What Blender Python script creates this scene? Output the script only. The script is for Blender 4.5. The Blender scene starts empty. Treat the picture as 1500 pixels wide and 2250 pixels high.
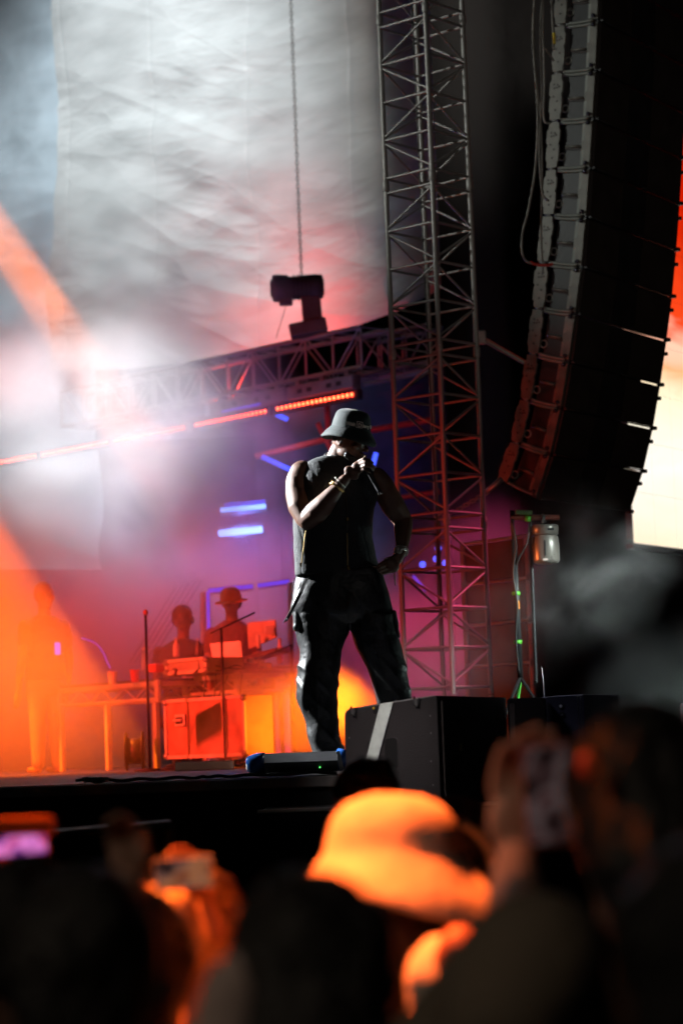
import bpy, bmesh, math, random
import numpy as np
from mathutils import Vector, Matrix, noise, Quaternion
R = math.radians
random.seed(7)
scene = bpy.context.scene
COL = scene.collection

# ------------------------------------------------------------------ camera
CAM_Z = 1.8
cam_d = bpy.data.cameras.new('camera')
cam = bpy.data.objects.new('camera', cam_d)
COL.objects.link(cam)
scene.camera = cam
cam_d.sensor_fit = 'VERTICAL'
cam_d.sensor_height = 36
cam_d.sensor_width = 24
cam_d.lens = 85
cam_d.clip_start = 0.1
cam_d.clip_end = 500
cam_d.dof.use_dof = True
cam_d.dof.focus_distance = 12.4
cam_d.dof.aperture_fstop = 2.8
PITCH, ROLL = 5.66, -2.1
cam.matrix_world = (Matrix.Translation((0, 0, CAM_Z)) @ Matrix.Rotation(R(90 + PITCH), 4, 'X')
                    @ Matrix.Rotation(R(ROLL), 4, 'Z'))
F = 85 / 36 * 2250
CM = cam.matrix_world.to_3x3()

def ray(px, py):
    return CM @ Vector(((px - 750) / F, -(py - 1125) / F, -1))

def at(px, py, Y):
    """point of the place seen at a pixel of the photograph, Y metres in front of the camera"""
    d = ray(px, py)
    return Vector((0, 0, CAM_Z)) + d * (Y / d.y)

def on_plane(px, py, p0, n):
    d = ray(px, py); o = Vector((0, 0, CAM_Z))
    return o + d * ((p0 - o).dot(n) / d.dot(n))

# ------------------------------------------------------------------ world, render
world = bpy.data.worlds.new('World'); scene.world = world; world.use_nodes = True
wn = world.node_tree.nodes; wl = world.node_tree.links
sky = wn.new('ShaderNodeTexSky'); sky.sky_type = 'NISHITA'; sky.sun_disc = False
sky.sun_elevation = R(-4); sky.sun_rotation = R(200)
bg = wn['Background']; bg.inputs['Strength'].default_value = 0.02
wl.new(sky.outputs[0], bg.inputs[0])
sun_d = bpy.data.lights.new('moonlight', 'SUN'); sun_d.energy = 0.004; sun_d.angle = R(0.5)
sun_d.color = (0.8, 0.88, 1)
sun = bpy.data.objects.new('moonlight', sun_d); COL.objects.link(sun)
sun.rotation_euler = (R(50), 0, R(-20)); sun.location = (0, 0, 30)
scene.view_settings.view_transform = 'Standard'
scene.view_settings.look = 'None'
scene.view_settings.exposure = 0
scene.view_settings.gamma = 1
scene.view_settings.use_curve_mapping = False
cy = scene.cycles
cy.use_denoising = True
cy.max_bounces = 5; cy.diffuse_bounces = 2; cy.glossy_bounces = 2
cy.transmission_bounces = 3; cy.volume_bounces = 1; cy.transparent_max_bounces = 6
cy.volume_step_rate = 1.0; cy.volume_max_steps = 128
cy.sample_clamp_indirect = 4
cy.caustics_reflective = False; cy.caustics_refractive = False

# ------------------------------------------------------------------ stage lamps
def spot(name, loc, target, power, color, angle, blend=0.4, radius=0.08):
    d = bpy.data.lights.new(name, 'SPOT')
    d.energy = power; d.color = color; d.spot_size = R(angle); d.spot_blend = blend
    d.shadow_soft_size = radius
    o = bpy.data.objects.new(name, d); COL.objects.link(o)
    o.location = loc
    o.rotation_euler = (Vector(target) - Vector(loc)).to_track_quat('-Z', 'Y').to_euler()
    return o

ORANGE = (1, 0.22, 0.012); RED = (1, 0.045, 0.02); MAG = (1, 0.07, 0.28); BLUE = (0.04, 0.06, 1)
WHITE = (0.93, 0.97, 1); WARM = (1, 0.86, 0.72)
# white back light on the singer, from high on the left
spot('singer_back_spot', (-6.4, 14.8, 6.0), (0.1, 12.4, 2.9), 19000, WHITE, 22, 0.3, 0.12)
spot('singer_front_fill', (3.2, 3.6, 5.6), (0.1, 12.4, 3.2), 62, (1, 0.9, 0.84), 13, 1.0, 0.3)  # weak front fill added to bring out the hat lettering
# white wash on the translucent sheet and the smoke under it
spot('sheet_wash', at(-700, -1150, 24.0), at(220, 330, 31.0), 7600, (0.86, 0.95, 1), 56, 1.0, 0.3)
spot('sheet_fill', at(1500, -700, 20), at(700, 200, 29), 1300, (1, 0.9, 0.78), 44, 1.0, 0.3)
spot('smoke_wash', (-3.4, 14.6, 7.0), at(220, 950, 23.2), 19000, (0.95, 0.95, 1), 19, 0.9, 0.3)
# white side light on tower and loudspeaker array
spot('tower_side_spot', (-8.5, 15.4, 8.4), at(945, 150, 17), 1150, (0.95, 1, 0.93), 22, 0.8, 0.15)
spot('array_side_spot', (-4.5, 6.0, 9.0), at(1230, 300, 18), 165, (1, 0.95, 0.84), 21, 0.8, 0.15)
spot('array_front_fill', (6.5, 3.0, 3.0), at(1380, 500, 18.5), 520, (1, 0.75, 0.6), 22, 1.0, 0.3)  # dim warm fill added so the black grilles show
# orange beams coming down from the left
BEAM = (1, 0.14, 0.006)
spot('orange_beam_high', at(-840, -740, 24), at(65, 615, 24), 85000, (1, .19, .01), 3.2, 0.12, 0.04)
spot('orange_beam_low', at(-560, 300, 20.5), at(-130, 1690, 20.5), 15000, BEAM, 33, 0.08, 0.03)
# red wash over the tables and the foot of the tower
spot('red_table_wash', (-7.5, 13.4, 4.4), at(420, 1540, 21), 11000, RED, 26, 0.7, 0.2)
spot('red_tower_wash', (-3.6, 12.4, 2.1), at(930, 1230, 17), 480, RED, 30, 0.9, 0.15)
spot('red_array_wash', (-3.6, 13.4, 1.9), at(1180, 950, 18), 190, RED, 14, 1.0, 0.15)
spot('red_truss_wash', (-6.5, 17.0, 5.0), at(640, 800, 27), 4200, RED, 12, 1.0, 0.2)
spot('red_sheet_wash', at(500, 1000, 27.6), at(620, 660, 30), 900, RED, 64, 1.0, 0.2)
# magenta and orange light in the low smoke
spot('magenta_wash', at(1500, 700, 21.5), at(870, 1460, 21.5), 5200, MAG, 24, 1.0, 0.2)
spot('magenta_tower_wash', at(1560, 620, 17.6), at(940, 1450, 16.6), 900, (1, .09, .22), 22, 1.0, 0.2)
spot('magenta_wash_back', at(900, 500, 25.5), at(400, 1280, 24.5), 1900, (1, .18, .5), 50, 1.0, 0.2)
spot('orange_floor_lamp', at(1010, 1440, 19.0), at(620, 1590, 19.6), 3000, (1, .14, .005), 32, 0.9, 0.1)
spot('blue_back_wash', at(600, 1560, 26), at(730, 980, 29), 150, BLUE, 44, 1.0, 0.2)
# soft front light that picks out the front loudspeakers
spot('front_speaker_fill', (-3.5, 4.5, 5.5), at(850, 1630, 10.2), 1400, (1, 0.88, 0.86), 7.5, 0.9, 0.2)
spot('side_cabinet_fill', (-2.0, 4.0, 4.5), at(1250, 1600, 10.8), 170, (.7, .7, 1), 4.2, 1.0, 0.2)  # small bluish fill added to lift the dark cabinet
# orange light thrown over the front rows
spot('crowd_orange_spot', (-2.0, 4.6, 7.6), at(885, 1990, 3.7), 14500, (1, .13, .02), 8.4, 0.6, 0.1)
spot('crowd_orange_spot_left', (-6.0, 6.2, 5.6), at(425, 2040, 4.1), 22000, (1, .16, .02), 4.4, 0.9, 0.1)
spot('added_phone_spot', (-6.0, 6.2, 5.6), at(30, 1835, 4.0), 5000, BEAM, 3.0, 0.9, 0.1)  # narrow spot added to brighten the phone case at the edge
spot('added_glint_spot', (-3.0, 5.0, 5.0), at(1292, 1684, 2.6), 2500, BEAM, 1.3, 0.9, 0.05)  # tiny spot added to make the glint beside the right head
spot('added_hand_spot', (-3.0, 4.0, 4.6), at(1136, 1860, 3.1), 420, (1, .36, .2), 5, 0.9, 0.05)  # spot added to brighten the raised hand
spot('orange_stand_kicker', (-3.2, 15.2, 2.4), at(1190, 1230, 15.6), 700, (1, .2, .05), 9, 0.9, 0.1)
spot('crowd_grey_fill', (-2.6, 0.4, 4.2), at(1200, 1900, 2.85), 90, (1, 0.82, 0.62), 34, 1.0, 0.4)  # dim fill added to lift the dark figures at right

# ------------------------------------------------------------------ materials
MATS = {}
def mat(name, color=(0.5, 0.5, 0.5), rough=0.6, metal=0.0, emit=None, estr=0.0, bump=0.0, bscale=40.0,
        vary=0.0, vscale=6.0, sheen=0.0, spec=0.5, transl=0.0, stretch=(1, 1, 1)):
    if name in MATS: return MATS[name]
    m = bpy.data.materials.new(name); m.use_nodes = True
    nt = m.node_tree; b = nt.nodes['Principled BSDF']
    b.inputs['Base Color'].default_value = (*color, 1)
    b.inputs['Roughness'].default_value = rough
    b.inputs['Metallic'].default_value = metal
    b.inputs['Specular IOR Level'].default_value = spec
    if sheen: b.inputs['Sheen Weight'].default_value = sheen
    if emit:
        b.inputs['Emission Color'].default_value = (*emit, 1); b.inputs['Emission Strength'].default_value = estr
    if bump or vary:
        tc = nt.nodes.new('ShaderNodeTexCoord'); mp = nt.nodes.new('ShaderNodeMapping')
        mp.inputs['Scale'].default_value = stretch
        nt.links.new(tc.outputs['Object'], mp.inputs[0])
    if vary:
        n = nt.nodes.new('ShaderNodeTexNoise'); n.inputs['Scale'].default_value = vscale
        n.inputs['Detail'].default_value = 6; nt.links.new(mp.outputs[0], n.inputs['Vector'])
        r = nt.nodes.new('ShaderNodeMapRange')
        r.inputs[1].default_value = 0.3; r.inputs[2].default_value = 0.7
        r.inputs[3].default_value = 1 - vary; r.inputs[4].default_value = 1 + vary
        nt.links.new(n.outputs[0], r.inputs[0])
        mx = nt.nodes.new('ShaderNodeVectorMath'); mx.operation = 'SCALE'
        mx.inputs[0].default_value = color
        nt.links.new(r.outputs[0], mx.inputs['Scale']); nt.links.new(mx.outputs[0], b.inputs['Base Color'])
        r2 = nt.nodes.new('ShaderNodeMapRange')
        r2.inputs[3].default_value = max(0.05, rough - 0.15); r2.inputs[4].default_value = min(1, rough + 0.15)
        nt.links.new(n.outputs[0], r2.inputs[0]); nt.links.new(r2.outputs[0], b.inputs['Roughness'])
    if bump:
        n2 = nt.nodes.new('ShaderNodeTexNoise'); n2.inputs['Scale'].default_value = bscale
        n2.inputs['Detail'].default_value = 5; nt.links.new(mp.outputs[0], n2.inputs['Vector'])
        bp = nt.nodes.new('ShaderNodeBump'); bp.inputs['Strength'].default_value = bump
        bp.inputs['Distance'].default_value = 0.01
        nt.links.new(n2.outputs[0], bp.inputs['Height']); nt.links.new(bp.outputs[0], b.inputs['Normal'])
    MATS[name] = m
    return m

ALU = mat('aluminium', (0.42, 0.42, 0.40), 0.45, 0.55, vary=0.25, vscale=9, bump=0.15, bscale=60)
ALUT = mat('worn_truss_aluminium', (0.32, 0.31, 0.30), 0.5, 0.45, vary=0.3, vscale=7)
STEEL = mat('galvanised_steel', (0.28, 0.28, 0.28), 0.45, 0.6, vary=0.3, vscale=12)
BLACKM = mat('black_painted_metal', (0.02, 0.02, 0.022), 0.5, 0.0, vary=0.3, bump=0.1)
BLACKP = mat('black_plastic', (0.018, 0.018, 0.02), 0.4, vary=0.25, bump=0.1)
RUBBER = mat('black_rubber', (0.015, 0.015, 0.016), 0.6)
SPK = mat('textured_black_cabinet_paint', (0.03, 0.026, 0.027), 0.6, vary=0.25, vscale=5, bump=0.6, bscale=260)
SPKB = mat('blue_black_cabinet_paint', (0.03, 0.03, 0.05), 0.6, spec=.2, vary=0.25, vscale=5, bump=0.4, bscale=260)
GRILLE = mat('black_grille', (0.035, 0.028, 0.026), 0.55, 0.2, bump=0.6, bscale=420, vary=0.2)
GREYP = mat('grey_cabinet_side', (0.22, 0.23, 0.21), 0.5, vary=0.25, vscale=6, bump=0.15, bscale=120)
GREYPL = mat('grey_rigging_plate', (0.135, 0.13, 0.115), 0.45, 0.2, vary=0.3, vscale=11)
DECK = mat('black_stage_deck', (0.03, 0.028, 0.028), 0.55, vary=0.35, vscale=3, bump=0.3, bscale=60)
DRAPE = mat('black_drape_cloth', (0.012, 0.012, 0.013), 0.85, vary=0.3, bump=0.2, bscale=30)
TAPEW = mat('pale_gaffer_tape', (0.72, 0.8, 0.75), 0.6, vary=0.22, vscale=14, bump=0.2)
CABLE = mat('grey_cable_jacket', (0.20, 0.19, 0.17), 0.5, vary=0.3)
CABLEB = mat('black_cable_jacket', (0.03, 0.03, 0.03), 0.45)
PLY = mat('red_brown_flight_case_ply', (0.35, 0.2, 0.15), 0.55, vary=0.45, vscale=5, bump=0.1)
SKIN = mat('brown_skin', (0.125, 0.06, 0.038), 0.5, vary=0.15, vscale=30, bump=0.12, bscale=160)
SKINP = mat('light_brown_skin', (0.38, 0.2, 0.14), 0.5, vary=0.12, vscale=24)
GOLD = mat('gold', (0.75, 0.5, 0.2), 0.25, 1.0)
SILVER = mat('pave_silver', (0.7, 0.66, 0.6), 0.3, 1.0, bump=0.8, bscale=300)
HATC = mat('dark_green_hat_cloth', (0.008, 0.018, 0.018), 0.8, vary=0.2, vscale=20, bump=0.25, bscale=300, sheen=0.2)
PRINT = mat('cream_embroidery', (0.95, 0.86, 0.78), 0.8)
VEST = mat('black_quilted_vest_cloth', (0.006, 0.0085, 0.010), 0.75, vary=0.2, vscale=16, bump=0.5, bscale=90, sheen=0.1)
PANTS = mat('black_nylon_trousers', (0.0065, 0.0075, 0.008), 0.42, vary=0.2, vscale=10, bump=0.35, bscale=50, sheen=0.05)
HAIR = mat('black_hair', (0.012, 0.009, 0.008), 0.5, bump=1.0, bscale=90, vary=0.3)
CREAM = mat('cream_cotton', (0.78, 0.7, 0.58), 0.85, vary=0.12, vscale=12, bump=0.4, bscale=30)
DARKC = mat('dark_brown_cloth', (0.05, 0.042, 0.036), 0.85, vary=0.3, vscale=8, bump=0.4, bscale=40)
BLACKC = mat('black_cotton', (0.015, 0.014, 0.014), 0.85, vary=0.3, bump=0.3, bscale=50)
GREYC = mat('grey_cotton', (0.22, 0.2, 0.19), 0.9, vary=0.2, bump=0.3, bscale=50)

def emis(name, color, strength):
    if name in MATS: return MATS[name]
    m = bpy.data.materials.new(name); m.use_nodes = True
    nt = m.node_tree; nt.nodes.remove(nt.nodes['Principled BSDF'])
    e = nt.nodes.new('ShaderNodeEmission'); e.inputs[0].default_value = (*color, 1); e.inputs[1].default_value = strength
    nt.links.new(e.outputs[0], nt.nodes['Material Output'].inputs[0]); MATS[name] = m
    return m

# ------------------------------------------------------------------ object helpers
def wloc(o):
    v = Vector((0, 0, 0))
    while o is not None:
        v = v + o.location; o = o.parent
    return v

def tag(o, label=None, cat=None, group=None, kind=None):
    if label: o['label'] = label
    if cat: o['category'] = cat
    if group: o['group'] = group
    if kind: o['kind'] = kind
    return o

def empty(name, loc, label, cat, group=None):
    o = bpy.data.objects.new(name, None); COL.objects.link(o); o.location = Vector(loc)
    o.empty_display_size = 0.1
    return tag(o, label, cat, group)

def make(name, verts, faces, m, parent=None, smooth=False, label=None, base=None):
    """verts in world coordinates; origin at parent's origin, or at base"""
    off = wloc(parent) if parent else (Vector(base) if base is not None else Vector((0, 0, 0)))
    me = bpy.data.meshes.new(name)
    me.from_pydata([tuple(Vector(v) - off) for v in verts], [], faces)
    me.materials.append(m); me.update()
    bm = bmesh.new(); bm.from_mesh(me); bmesh.ops.recalc_face_normals(bm, faces=bm.faces); bm.to_mesh(me); bm.free()
    if smooth:
        for p in me.polygons: p.use_smooth = True
    o = bpy.data.objects.new(name, me); COL.objects.link(o)
    if parent: o.parent = parent
    elif base is not None: o.location = Vector(base)
    if label: o['label'] = label
    return o

class MB:
    def __init__(s): s.v = []; s.f = []
    def add(s, v, f):
        n = len(s.v); s.v += [Vector(x) for x in v]; s.f += [[i + n for i in q] for q in f]; return s
    def box(s, c, size, M=None):
        c = Vector(c); M = M or Matrix.Identity(3)
        hx, hy, hz = size[0] / 2, size[1] / 2, size[2] / 2
        v = [c + M @ Vector((x * hx, y * hy, z * hz)) for x in (-1, 1) for y in (-1, 1) for z in (-1, 1)]
        return s.add(v, [(0, 1, 3, 2), (4, 6, 7, 5), (0, 4, 5, 1), (2, 3, 7, 6), (0, 2, 6, 4), (1, 5, 7, 3)])
    def bbox(s, c, size, M=None, b=0.01):
        """box with chamfered edges"""
        c = Vector(c); M = M or Matrix.Identity(3)
        bm = bmesh.new(); bmesh.ops.create_cube(bm, size=1)
        for q in bm.verts: q.co = Vector((q.co.x * size[0], q.co.y * size[1], q.co.z * size[2]))
        bmesh.ops.bevel(bm, geom=bm.edges[:], offset=b, segments=2, affect='EDGES', profile=0.5)
        s.add([c + M @ q.co for q in bm.verts], [[q.index for q in f.verts] for f in bm.faces]); bm.free()
        return s
    def tube(s, pts, r, n=8, caps=True):
        pts = [Vector(p) for p in pts]
        rr = r if isinstance(r, (list, tuple)) else [r] * len(pts)
        up = None; rings = []
        for i, p in enumerate(pts):
            t = (pts[min(i + 1, len(pts) - 1)] - pts[max(i - 1, 0)]).normalized()
            if up is None:
                up = t.orthogonal().normalized()
            else:
                up = (up - t * up.dot(t)).normalized()
            sd = t.cross(up)
            rings.append([p + (up * math.cos(2 * math.pi * k / n) + sd * math.sin(2 * math.pi * k / n)) * rr[i] for k in range(n)])
        v = [q for g in rings for q in g]; f = []
        for i in range(len(pts) - 1):
            for k in range(n):
                a = i * n + k; b = i * n + (k + 1) % n
                f.append((a, b, b + n, a + n))
        if caps:
            f.append(tuple(range(n))[::-1]); f.append(tuple(range((len(pts) - 1) * n, len(pts) * n)))
        return s.add(v, f)
    def ell(s, c, rad, M=None, seg=16, rings=10):
        c = Vector(c); M = M or Matrix.Identity(3)
        v = [c + M @ Vector((0, 0, rad[2]))]; f = []
        for i in range(1, rings):
            a = math.pi * i / rings
            for k in range(seg):
                b = 2 * math.pi * k / seg
                v.append(c + M @ Vector((rad[0] * math.sin(a) * math.cos(b), rad[1] * math.sin(a) * math.sin(b), rad[2] * math.cos(a))))
        v.append(c + M @ Vector((0, 0, -rad[2])))
        for k in range(seg):
            f.append((0, 1 + k, 1 + (k + 1) % seg))
            for i in range(rings - 2):
                a = 1 + i * seg + k; b = 1 + i * seg + (k + 1) % seg
                f.append((a, a + seg, b + seg, b))
            f.append((1 + (rings - 2) * seg + k, len(v) - 1, 1 + (rings - 2) * seg + (k + 1) % seg))
        return s.add(v, f)
    def limb(s, pr, n=14):
        """chain of (point, radius) joined with balls at the joints"""
        for p, r in pr: s.ell(p, (r, r, r), None, n, 8)
        for (a, ra), (b, rb) in zip(pr, pr[1:]):
            s.tube([a, b], [ra, rb], n)
        return s
    def lathe(s, prof, c, M=None, n=32, cap=True):
        """prof = [(r, z)]"""
        c = Vector(c); M = M or Matrix.Identity(3); v = []; f = []
        for r, z in prof:
            for k in range(n):
                a = 2 * math.pi * k / n
                v.append(c + M @ Vector((r * math.cos(a), r * math.sin(a), z)))
        for i in range(len(prof) - 1):
            for k in range(n):
                a = i * n + k; b = i * n + (k + 1) % n
                f.append((a, b, b + n, a + n))
        if cap:
            f.append(tuple(range(n))[::-1]); f.append(tuple(range((len(prof) - 1) * n, len(prof) * n)))
        return s.add(v, f)
    def loft(s, rings, n=48, sub=4, pw=2.0):
        """rings = [(centre, half-width vec, half-depth vec)], smoothly interpolated"""
        P = [np.array([*c, *a, *b]) for c, a, b in rings]
        P = [2 * P[0] - P[1]] + P + [2 * P[-1] - P[-2]]
        out = []
        for i in range(1, len(P) - 2):
            for k in range(sub):
                t = k / sub
                out.append(0.5 * (2 * P[i] + (P[i + 1] - P[i - 1]) * t + (2 * P[i - 1] - 5 * P[i] + 4 * P[i + 1] - P[i + 2]) * t * t
                                  + (-P[i - 1] + 3 * P[i] - 3 * P[i + 1] + P[i + 2]) * t ** 3))
        out.append(P[-2])
        v = []; f = []
        for q in out:
            c, a, b = Vector(q[:3]), Vector(q[3:6]), Vector(q[6:9])
            for k in range(n):
                t = 2 * math.pi * k / n; ct, st = math.cos(t), math.sin(t)
                v.append(c + a * math.copysign(abs(ct) ** (2 / pw), ct) + b * math.copysign(abs(st) ** (2 / pw), st))
        for i in range(len(out) - 1):
            for k in range(n):
                a = i * n + k; b = i * n + (k + 1) % n
                f.append((a, b, b + n, a + n))
        f.append(tuple(range(n))[::-1]); f.append(tuple(range((len(out) - 1) * n, len(out) * n)))
        return s.add(v, f)
    def build(s, name, m, parent=None, smooth=False, label=None, base=None):
        return make(name, s.v, s.f, m, parent, smooth, label, base)
    def remesh(s, name, m, voxel, parent=None, label=None, base=None, smooth=3, disp=None):
        """one continuous skin round all shapes"""
        o = make(name + '_tmp', s.v, s.f, m, parent, False, None, base)
        mod = o.modifiers.new('r', 'REMESH'); mod.mode = 'VOXEL'; mod.voxel_size = voxel
        if smooth:
            sm = o.modifiers.new('s', 'SMOOTH'); sm.iterations = smooth; sm.factor = 0.5
        dg = bpy.context.evaluated_depsgraph_get(); dg.update()
        me = bpy.data.meshes.new_from_object(o.evaluated_get(dg))
        me.name = name
        o.modifiers.clear(); o.data = me; o.name = name
        if not me.materials: me.materials.append(m)
        if disp:
            off = wloc(o); vs = me.vertices; nr = [q.normal.copy() for q in vs]
            for q, nn in zip(vs, nr): q.co = q.co + nn * disp(q.co + off, nn)
        for p in me.polygons: p.use_smooth = True
        me.update()
        if label: o['label'] = label
        return o

_cyl = {}
def bar(name, a, b, r, m, parent=None, n=8, label=None):
    """round bar sharing one mesh per material"""
    key = (m.name, n)
    if key not in _cyl:
        w = MB().tube([(0, 0, 0), (0, 0, 1)], 1.0, n)
        me = bpy.data.meshes.new('round_bar'); me.from_pydata([tuple(x) for x in w.v], [], w.f)
        me.materials.append(m)
        for p in me.polygons: p.use_smooth = len(p.vertices) == 4
        me.update(); _cyl[key] = me
    a = Vector(a); b = Vector(b); d = b - a
    o = bpy.data.objects.new(name, _cyl[key]); COL.objects.link(o)
    if parent: o.parent = parent
    o.rotation_mode = 'QUATERNION'; o.rotation_quaternion = d.to_track_quat('Z', 'Y')
    o.scale = (r, r, d.length)
    o.location = a - (wloc(parent) if parent else Vector((0, 0, 0)))
    if label: o['label'] = label
    return o

_shared = {}
def stamp(name, key, mb_fn, m, pos, M, parent):
    """a small piece that shares its mesh with its likes"""
    if key not in _shared:
        w = mb_fn(); me = bpy.data.meshes.new(name); me.from_pydata([tuple(x) for x in w.v], [], w.f)
        me.materials.append(m); me.update(); _shared[key] = me
    o = bpy.data.objects.new(name, _shared[key]); COL.objects.link(o)
    if parent: o.parent = parent
    o.rotation_euler = M.to_euler() if M else (0, 0, 0)
    o.location = Vector(pos) - (wloc(parent) if parent else Vector((0, 0, 0)))
    return o

def frame(x, z=None):
    """3x3 matrix with local x along x, local z near z"""
    x = Vector(x).normalized(); z = Vector(z or (0, 0, 1)); y = z.cross(x).normalized(); z = x.cross(y)
    return Matrix((x, y, z)).transposed()

def spline(pts, n=8):
    P = [Vector(p) for p in pts]; P = [2 * P[0] - P[1]] + P + [2 * P[-1] - P[-2]]
    out = []
    for i in range(1, len(P) - 2):
        for k in range(n):
            t = k / n
            out.append(0.5 * (2 * P[i] + (P[i + 1] - P[i - 1]) * t + (2 * P[i - 1] - 5 * P[i] + 4 * P[i + 1] - P[i + 2]) * t * t
                              + (-P[i - 1] + 3 * P[i] - 3 * P[i + 1] + P[i + 2]) * t ** 3))
    out.append(P[-2]); return out
STAGE_Z = 1.7
# ================================================================== SETTING
def box_thing(name, lo, hi, m, kind=None, label=None, cat=None):
    lo = Vector(lo); hi = Vector(hi)
    o = MB().box((lo + hi) / 2, hi - lo).build(name, m)
    return tag(o, label, cat, None, kind)

g = MB().add([(-150, -60, 0), (150, -60, 0), (150, 240, 0), (-150, 240, 0)], [(0, 1, 2, 3)]).build(
    'ground', mat('trampled_dark_ground', (0.035, 0.032, 0.028), 0.9, vary=0.4, vscale=2, bump=0.6, bscale=14)); tag(g, kind='structure')
st = box_thing('stage_deck', (-12, 10.83, 1.52), (9, 36, STAGE_Z), DECK, 'structure')
# black cloth hung along the stage front in soft folds
v = []; f = []
NX, NZ = 420, 8
for j in range(NZ + 1):
    for i in range(NX + 1):
        x = -12 + 21 * i / NX; t = j / NZ
        y = 10.80 - 0.015 - t * 0.05 * (1 + math.sin(x * 9 + 1.3 * math.sin(x * 2.1))) * 0.8
        v.append((x, y, 1.62 * (1 - t) + 0.01))
for j in range(NZ):
    for i in range(NX):
        a = j * (NX + 1) + i; f.append((a, a + 1, a + NX + 2, a + NX + 1))
sk = make('stage_skirt', v, f, DRAPE, smooth=True); tag(sk, 'black cloth skirt hanging along the front of the stage', 'drape')
edge = MB().bbox((-1.5, 10.80, 1.672), (21, 0.03, 0.05), None, 0.006).build('edge_strip', ALUT, st)
# cable and crumpled tape lying along the stage lip
pts = spline([at(185, 1717, 10.92), at(240, 1720, 10.95), at(330, 1712, 10.95), at(430, 1712, 10.98), at(470, 1706, 10.99), at(560, 1708, 11.0), at(740, 1699, 11.0)])
tag(MB().tube([Vector((p.x, p.y, 1.709 + 0.004 * math.sin(i))) for i, p in enumerate(pts)], 0.008, 6).build('stage_cable', CABLEB, smooth=True),
    'thin black cable lying along the lip of the stage', 'cable')
cl = empty('cable_clump', at(200, 1718, 10.93), 'crumpled pale tape and cable clump on the stage lip at left', 'cable clump')
for k in range(5):
    p = at(178 + 13 * k, 1720 - k * 0.4, 10.93); M = Matrix.Rotation(k * 1.3, 3, 'Z')
    MB().bbox((p.x, p.y, 1.716 + 0.004 * (k % 2)), (0.045, 0.03, 0.014 + 0.004 * (k % 3)), M, 0.004).build('clump_piece', mat('scuffed_pale_tape', (0.25, 0.25, 0.24), 0.6, vary=0.4, vscale=30), cl)

# low ledge in front of the stage that carries the front loudspeakers
ld = empty('front_ledge', (1.2, 10.2, 0), 'low black platform with pale edge strip in front of the stage', 'platform')
X0 = at(565, 1775, 9.62).x
MB().box(((X0 + 4.6) / 2, 10.19, 0.79), (4.6 - X0, 1.14, 1.56)).build('platform_box', DRAPE, ld)
MB().bbox(((X0 + 4.6) / 2, 9.615, 1.577), (4.6 - X0, 0.012, 0.014), None, 0.003).build('edge_strip', mat('pale_metal_edge', (0.5, 0.52, 0.48), 0.4, 0.3), ld)
LEDGE = 1.571

# steel barrier in front of the crowd
br = empty('crowd_barrier', (-2, 7.6, 0), 'blurred steel crowd barrier with bright top rail at left', 'barrier')
ra, rb = at(60, 1842, 7.2), at(372, 1813, 8.0)
ra.z = rb.z = (ra.z + rb.z) / 2
dv = (rb - ra).normalized()
ra2 = ra - dv * 3
bar('top_rail', ra2, rb, 0.018, STEEL, br)
for t in np.linspace(0, 1, 6):
    p = ra2.lerp(rb, t); bar('post', p, (p.x, p.y, 0.0), 0.02, STEEL, br)
for zz in (0.3, 0.9):
    bar('lower_rail', (ra2.x, ra2.y, zz), (rb.x, rb.y, zz), 0.014, STEEL, br)

# black cloth behind everything
def drape(name, p0, p1, z0, z1, m, label, amp=0.12, wl=3.0, nx=160, nz=6, cat='drape', kind=None):
    v = []; f = []; p0 = Vector((p0[0], p0[1], 0)); p1 = Vector((p1[0], p1[1], 0)); d = (p1 - p0); n = Vector((-d.y, d.x, 0)).normalized()
    for j in range(nz + 1):
        for i in range(nx + 1):
            s = i / nx; q = p0 + d * s + n * amp * math.sin(s * d.length * wl + 1.7 * math.sin(s * d.length * 0.9))
            v.append((q.x, q.y, z0 + (z1 - z0) * j / nz))
    for j in range(nz):
        for i in range(nx):
            a = j * (nx + 1) + i; f.append((a, a + 1, a + nx + 2, a + nx + 1))
    o = make(name, v, f, m, smooth=True); tag(o, label, cat, None, kind); return o
drape('back_drape', (-14, 35.5), (10, 35.0), STAGE_Z, 14, DRAPE, 'tall black cloth closing the back of the stage')
drape('wing_drape', (1.2, 26.6), (9.5, 33.0), STAGE_Z, 14, DRAPE, 'tall black cloth in the dark wing behind the truss tower', 0.08, 4)
drape('dark_blue_drape', tuple(at(560, 1000, 30.2))[:2], tuple(at(1040, 1000, 27.6))[:2], STAGE_Z, at(800, 800, 28).z,
      mat('blue_light_cloth', (0.03, 0.03, 0.06), 0.8, vary=0.3), 'dark blue lit cloth hanging behind the singer', 0.1, 5, 120)  # blue stage light is put into the cloth colour

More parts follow.
